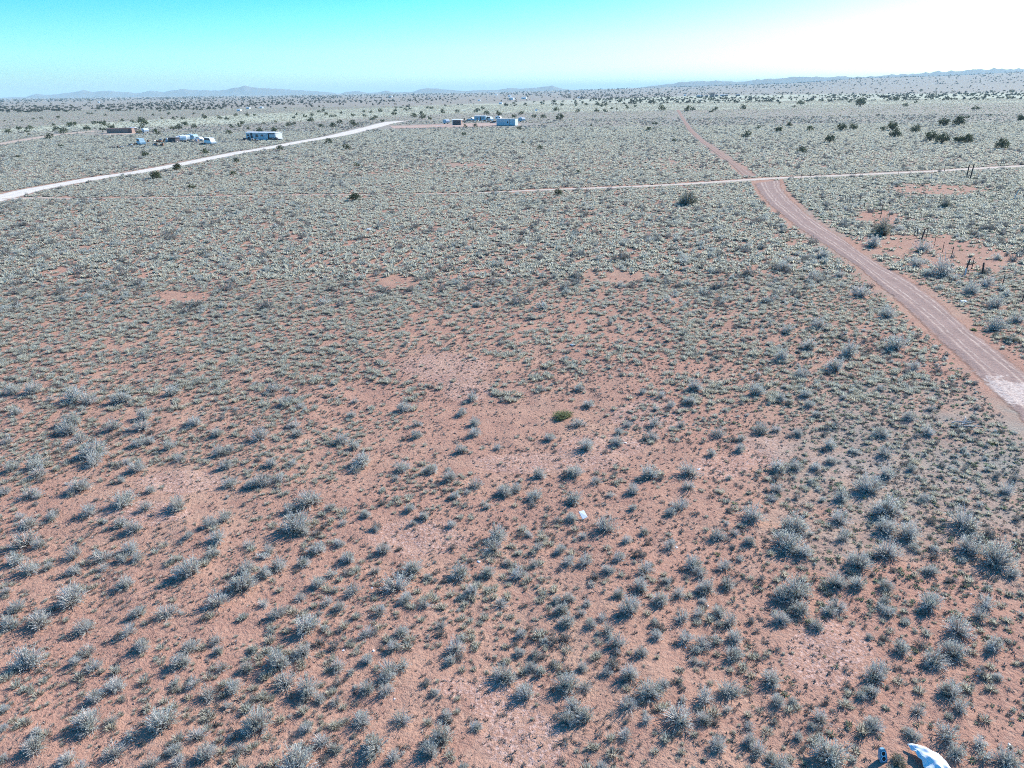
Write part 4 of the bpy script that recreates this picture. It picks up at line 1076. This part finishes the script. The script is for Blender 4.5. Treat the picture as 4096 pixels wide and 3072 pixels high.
boards(C8, 1770, 420, 3, 2.2, a(25), M['white'], 'board_pile', 'white ramp boards leaning at the mobile home porch')
boards(CA, 1420, 625, 6, 4.2, a(4), M['siding'], 'board_pile', 'pale boards right of the blue van')
boards(CA, 1130, 710, 6, 3.2, a(-3), M['white'], 'board_pile', 'whitish boards on the ground before the blue van')
boards(CA, 1420, 700, 6, 3.2, a(8), M['teal'], 'board_pile', 'pale blue sheets lying in the scrub below the van')
# cluster at the end of the pale road
camper(C9, 375, 332, 4.6, 2.4, a(-58), M['greywall'], 'travel_trailer', 'grey camper at the left end of the dirt yard')
boards(C9, 240, 372, 4, 4.5, a(2), M['white'], 'board_pile', 'white sheets lying on the dirt yard before the grey camper')
o = house_box(C9, 575, 352, 4.3, 3, 2.25, a(-8), M['brownwall'], M['roofw'], 'garden_shed', 'open-fronted brown shed with white roof edge on the yard', 'shed', roof_h=.35, over=.15)
MB().box((0, -1.53, 1.05), (3.5, .06, 1.9)).build('front_shade_slab', M['darkwall'], o)  # dark slab painted for the shade inside the open front
for dx in (-2.0, 2.0): MB().box((dx, -1.57, 1.12), (.2, .12, 2.25)).build('corner_trim', M['siding'], o)
o = house_box(C9, 985, 282, 6.2, 2.8, 2.4, a(-10), M['teal'], M['roofw'], 'trailer_house', 'pale blue trailer house behind the brown shed', 'house', win=[(-1.6, 1.5, .8, .6), (1.7, 1.5, .8, .6)], door=(.3, .8, 1.9), roof_h=.3, over=.1, skirt=M['darkwall'])
vehicle(C9, 830, 282, 4.6, a(-40), M['greywall'], 'pickup', 'pickup_truck', 'grey pickup half hidden in junk left of the trailer house', 'pickup')
vehicle(C9, 1150, 280, 4.4, a(-55), M['white'], 'van', 'parked_van', 'white van between the trailer house and the white camper', 'van')
camper(C9, 1300, 262, 3.6, 2.3, a(-20), M['white'], 'travel_trailer', 'small white camper behind the grey container')
p, k = spot(C9, 1455, 364)
o = empty('storage_container', p, a(-33)); tag(o, 'big grey storage container with one small dark window', 'container')
L, W, H = 10.2, 2.5, 2.75
MB().box((0, 0, H / 2 + .12), (L, W, H)).build('shell', M['greywall'], o)  # blue-grey carries the shade of the side facing the camera
MB().box((L / 2 + .03, 0, H / 2 + .12), (.08, W - .06, H - .06)).build('sunlit_end_door', M['white'], o)  # white paint stands in for sunlight falling on this end
MB().box((L * .36, -W / 2 - .03, H / 2 + .1), (L * .26, .06, H - .15)).build('side_door', M['teal'], o)
MB().box((L * .22, -W / 2 - .05, H / 2 + .1), (.22, .07, H - .1)).build('door_jamb', M['darkwall'], o)
windows(o, [(L * .1, 1.55, .7, .7)], -W / 2)
for i in range(26):
    xx = -L / 2 + .2 + i * (L * .68 / 26)
    if abs(xx - L * .1) > .6: MB().box((xx, -W / 2 - .02, H / 2 + .12), (.14, .05, H - .2)).build('rib', M['greywall'], o)
MB().box((0, 0, H + .15), (L + .1, W + .1, .08)).build('roof', M['roofw'], o)
camper(C9, 1712, 296, 4.2, 2.4, a(-55), M['siding'], 'travel_trailer', 'pale camper just right of the grey container', M['bluewall'])
boards(C9, 1810, 245, 4, 2.6, a(10), M['siding'], 'board_pile', 'pale boards beyond the camper right of the container')
p, k = spot(C9, 1965, 132)
o = empty('satellite_dish', p, a(20)); tag(o, 'white dish on a post in the straw belt', 'dish')
MB().tube([(0, 0, 0), (0, 0, 1.6)], .06, 6).build('post', M['steel'], o)
b = MB(); n = 16
b.add([(0, -.1, 1.9)] + [(.45 * math.cos(t_), -.22, 1.9 + .45 * math.sin(t_)) for t_ in [k_ * math.pi / 8 for k_ in range(16)]] + [(.9 * math.cos(t_), -.5, 1.9 + .9 * math.sin(t_)) for t_ in [k_ * math.pi / 8 for k_ in range(16)]],
      [(0, 1 + i, 1 + (i + 1) % 16) for i in range(16)] + [(1 + i, 17 + i, 17 + (i + 1) % 16, 1 + (i + 1) % 16) for i in range(16)])
b.build('dish', M['white'], o)
# drums, tyres and heaps of junk
def drum(T_, x, y, mat, label):
    p, k = spot(T_, x, y)
    b = MB()
    b.tube([(0, 0, 0), (0, 0, .28), (0, 0, .3), (0, 0, .58), (0, 0, .6), (0, 0, .88)], [.29, .29, .31, .31, .29, .29], 12)
    o = empty('oil_drum', p); tag(o, label, 'drum', 'drums in the junk yards')
    b.build('barrel', mat, o)
    MB().tube([(0, 0, .88), (0, 0, .92)], .3, 12).build('lid', M['steel'], o)
def heap(T_, x, y, w, label, seed):
    p, k = spot(T_, x, y)
    o = empty('scrap_heap', p, seed * .7); tag(o, label, 'scrap heap', 'scrap heaps around the trailers')
    r = random.Random(seed)
    for i in range(12):
        m_ = r.choice([M['rust'], M['darkwall'], M['wood'], M['steel'], M['tyre'], M['siding']])
        x_, y_ = r.gauss(0, w * .28), r.gauss(0, .6)
        if r.random() < .3:
            MB().tube([(x_, y_, .1), (x_, y_ + .01, .32)], .34, 10).build('tyre', M['tyre'], o)
        else:
            MB().box((x_, y_, r.uniform(.2, .75)), (r.uniform(.4, 1.5), r.uniform(.1, .8), r.uniform(.15, .7)), r.uniform(0, 3), 0, (r.uniform(-.5, .5), 'X')).build('scrap', m_, o)
for i, (T_, x, y, w, lab) in enumerate([(C9, 740, 300, 5, 'dark jumble of scrap right of the brown shed'), (C9, 800, 268, 4, 'heap of scrap behind the grey pickup'), (C9, 900, 290, 4, 'scrap heap beside the trailer house steps'), (C9, 1090, 300, 4, 'scrap heap in front of the white van'), (C9, 1200, 320, 5, 'low scrap heap along the back of the yard'), (C9, 660, 300, 3, 'small scrap heap tight against the brown shed'),
        (C8, 300, 448, 3, 'scrap heap left of the dark shed'), (C8, 230, 430, 3, 'little pile of scrap at the end of the junk row'), (C8, 600, 445, 4, 'scrap spread before the bright white trailers'), (C8, 690, 415, 3, 'scrap heap beside the white car'), (C8, 1540, 425, 3, 'scrap under the mobile home windows'), (C8, 1850, 412, 3, 'small scrap pile at the mobile home porch'), (C8, 1420, 412, 3, 'dark scrap at the end of the mobile home'),
        (CA, 1000, 690, 3, 'scrap heap left of the blue van'), (CA, 1560, 690, 3, 'scrap heap right of the pale blue sheets'), (CA, 640, 740, 2, 'white and dark scrap far left of the blue van'), (CA, 1640, 605, 3, 'scrap heap between van and dark shed')]):
    heap(T_, x, y, w, lab, 30 + i)
for T_, x, y, m_, lab in [(C9, 1190, 305, M['white'], 'white drum at the back of the dirt yard'), (C9, 1070, 265, M['bluewall'], 'blue drum beside the trailer house'), (C9, 700, 262, M['rust'], 'rusty drum behind the brown shed'), (C8, 250, 412, M['white'], 'white drum left of the dark shed'), (C8, 690, 440, M['bluewall'], 'blue drum before the white car'), (CA, 1345, 610, M['rust'], 'rusty drum near the blue van')]:
    drum(T_, x, y, m_, lab)

# far homesteads
o = house_box(tile(2700, 350, .1808), 822, 218, 6.5, 6.5, 6.6, a(-8), M['brownwall'], M['darkwall'], 'tall_house', 'tall square brown house far off above the road end', 'house', win=[(-1.4, 4.6, 1, 1.2), (1.4, 4.6, 1, 1.2)], door=(0, 1.1, 2.2), roof_h=1.2, gable=True)
TFAR = tile(2700, 350, .1808)
for x, y, L, m_, lab in [(520, 205, 7, M['teal'], 'pale blue trailer left of the tall brown house'), (600, 205, 4, M['darkwall'], 'dark hut between the blue trailer and tall house'), (700, 208, 5, M['darkwall'], 'dark shed at the foot of the tall brown house'), (220, 185, 4, M['white'], 'small white house far left of the tall brown house'), (920, 200, 6, M['darkwall'], 'dark trailer right of the tall brown house'), (1050, 195, 8, M['siding'], 'pale trailer right of the tall brown house'), (1130, 196, 6, M['darkwall'], 'dark trailer at the end of the far row'), (1390, 186, 8, M['darkwall'], 'dark barn standing alone past the far row')]:
    house_box(TFAR, x, y, L, 3.2, 2.6, a(-15), m_, M['roofw'] if m_ != M['darkwall'] else M['greywall'], 'far_trailer', lab, 'house', win=[(-L * .25, 1.5, .9, .7), (L * .25, 1.5, .9, .7)], door=(0, .9, 1.9), roof_h=.5)
FAR = [(C1, 1490, 372, 30, 'white house on the left skyline'), (C1, 1675, 367, 40, 'largest white house on the left skyline'), (C1, 880, 390, 30, 'pale house far out below the flat mountain'), (C1, 800, 425, 28, 'white house at the edge of the left woodland'), (C1, 1455, 418, 16, 'white hut at the near edge of the woodland'), (C1, 2000, 474, 34, 'white house on the open plain beyond the mobile home'), (C1, 2105, 470, 30, 'white shed next to the white plain house'), (C1, 1925, 492, 10, 'tiny white hut on the open plain'),
       (C2, 1040, 164, 26, 'white house in the woodland below the centre skyline'), (C2, 1325, 178, 18, 'white house among junipers left of the peak'), (C2, 1690, 190, 14, 'white hut under the single peak'), (C2, 1930, 182, 40, 'long white building right of the single peak'), (C2, 2022, 178, 40, 'long pale building at the end of the far group'), (C2, 1815, 150, 20, 'pale house just under the single peak'), (C2, 1915, 160, 26, 'pale house above the long white building'), (C2, 1850, 214, 26, 'white trailer on the upper straw belt'),
       (C3, 255, 312, 18, 'white hut on the straw belt edge'), (C3, 170, 280, 18, 'white house in the woodland above the straw belt'), (C4, 380, 240, 24, 'white trailer below the right ridge'), (C4, 430, 242, 22, 'second white trailer below the right ridge'), (C4, 480, 240, 70, 'long dark building below the right ridge'), (C4, 2185, 178, 26, 'white house at the right edge below the ridge'), (C4, 775, 168, 22, 'pale house on the ridge slope')]
for T_, x, y, w, lab in FAR:
    p, k = spot(T_, x, y)
    L = max(4, min(22, w * k * .9))
    dk = 'dark' in lab
    hh_ = max(1.5, min(3, L * .32))
    house_box(T_, x, y, L, min(6, L * .6), hh_, a(random.uniform(-35, -10)), M['darkwall'] if dk else M['white'], M['greywall'] if dk else M['roofw'], 'far_house', lab, 'house', win=[(-L * .25, hh_ * .55, L * .1, hh_ * .3), (L * .25, hh_ * .55, L * .1, hh_ * .3)], door=(0, L * .1, hh_ * .7), roof_h=hh_ * .3, over=.1, gable=True)
for x, lab in ((1440, 'left of two white round tanks below the ridge'), (1468, 'right of two white round tanks below the ridge')):
    p, k = spot(C4, x, 195)
    o = empty('water_tank', p); tag(o, lab, 'tank', 'white water tanks')
    R_ = 11 * k
    MB().tube([(0, 0, -.2), (0, 0, R_ * 1.1)], R_, 20).build('drum', M['white'], o, True)
    MB().tube([(0, 0, R_ * 1.1), (0, 0, R_ * 1.4), (0, 0, R_ * 1.5)], [R_ * 1.02, R_ * .6, .1], 20).build('roof', M['roofw'], o, True)

# ------------------------------------------------------------------ wire fences
def fence(posts, label):
    """posts: (view, x, top y, foot y, lean in px, radius, material)"""
    P = []
    for T_, x, yt, yb, lean, rad, m_ in posts:
        p, k = spot(T_, x, yb)
        P.append((p, (yb - yt) * k, lean * k, rad, m_))
    base = P[0][0]
    o = empty('wire_fence', base); tag(o, label, 'fence')
    tops = []
    for p, h, le, rad, m_ in P:
        q_ = Vector(p) - Vector(base)
        h = min(max(h, 1.0), 2.6)
        le = max(-.5, min(.5, le))
        b = MB(); b.tube([q_ - Vector((0, 0, .3)), q_ + Vector((le * .5, 0, h * .5)), q_ + Vector((le, 0, h))], [rad * .75, rad * .7, rad * .65], 7)
        b.build('post', m_, o)
        tops.append((q_, le, h))
    for f_ in (.45, .7, .93):
        b = MB()
        for (q0, l0, h0), (q1, l1, h1) in zip(tops, tops[1:]):
            A_, B_ = q0 + Vector((l0 * f_, 0, min(h0, 1.35) * f_)), q1 + Vector((l1 * f_, 0, min(h1, 1.35) * f_))
            b.tube([A_, (A_ + B_) / 2 - Vector((0, 0, .04)), B_], .004, 4)
        b.build('wire', M['rust'], o)
    return o
D_, B_ = M['post'], M['postlight']
fence([(C4, 228, 1010, 1048, 0, .07, D_), (C4, 310, 990, 1028, 0, .06, D_), (C4, 405, 1000, 1040, 0, .04, D_), (C4, 485, 1055, 1100, 0, .04, D_), (C4, 710, 955, 1012, 0, .04, D_), (C4, 1090, 965, 1022, 0, .04, D_), (C4, 1190, 968, 1025, 3, .04, D_), (C4, 1390, 965, 1040, -10, .05, B_), (C4, 1503, 905, 972, -3, .07, D_), (C4, 1600, 955, 1005, 0, .04, D_), (C4, 1702, 912, 1018, 2, .13, D_), (C4, 1730, 898, 1042, 10, .14, D_), (C4, 1800, 985, 1036, 0, .06, B_), (C4, 1952, 1035, 1090, 4, .05, D_), (C4, 2022, 1045, 1090, -3, .05, D_), (C4, 2125, 1140, 1215, 18, .07, B_), (C4, 2200, 1150, 1200, 6, .05, D_)], 'wire fence with two tall gateposts along the pale track')
fence([(C4, 622, 1165, 1212, 4, .05, D_), (C4, 660, 1208, 1256, 3, .05, D_), (C4, 705, 1200, 1240, 2, .04, D_), (C4, 746, 1198, 1272, 2, .08, D_), (C4, 790, 1238, 1288, 4, .07, D_), (C4, 930, 1205, 1290, 2, .04, D_), (C7, 60, 470, 612, 3, .05, D_), (C7, 150, 580, 640, 0, .04, D_), (C7, 430, 735, 820, 0, .03, D_), (C7, 465, 728, 838, -14, .05, D_), (C7, 512, 740, 855, 20, .10, D_), (C7, 563, 770, 842, 2, .05, D_), (C7, 650, 820, 944, 0, .04, D_), (C7, 746, 908, 992, -2, .04, D_), (C7, 845, 925, 1042, 3, .05, D_), (C7, 988, 1055, 1236, 28, .09, D_), (C7, 1068, 1055, 1172, 6, .045, D_), (C7, 1190, 1145, 1232, -14, .11, D_), (C7, 1402, 1232, 1382, 4, .05, D_), (C7, 1622, 1430, 1535, 18, .05, D_), (C7, 1830, 1600, 1720, 4, .05, D_)], 'leaning post and wire fence beside the rutted road')
fence([(C7, 260, 392, 446, 2, .04, D_), (C7, 545, 340, 452, -2, .05, D_), (C7, 712, 362, 442, 2, .05, D_), (C7, 865, 348, 402, -2, .04, M['rust']), (C7, 1118, 308, 400, 6, .05, D_), (C7, 1328, 318, 392, 4, .05, D_), (C7, 1532, 300, 412, 36, .08, B_), (C7, 1632, 330, 402, 14, .05, D_)], 'sparse cross fence running through the field')
p, k = spot(C7, 988, 1236)
o = MB().box((0, -.12, .32), (.14, .03, .64), .1).build('utility_marker', M['siding'])
o.location = p
tag(o, 'pale marker plate at the foot of a leaning post', 'marker')

# ------------------------------------------------------------------ the air over the plain
t = NT('haze_air')
t.n.remove(t.b)
pv = t.new('VolumePrincipled')
pv.inputs['Color'].default_value = (.66, .90, 1, 1)
pv.inputs['Density'].default_value = HAZE
pv.inputs['Anisotropy'].default_value = 0
t.l.new(pv.outputs[0], t.out.inputs['Volume'])
o = MB().box((0, 12000, 89), (80000, 50000, 182)).build('haze', t.mat)
tag(o, 'thin blue haze over the far plain', 'haze', kind='stuff')
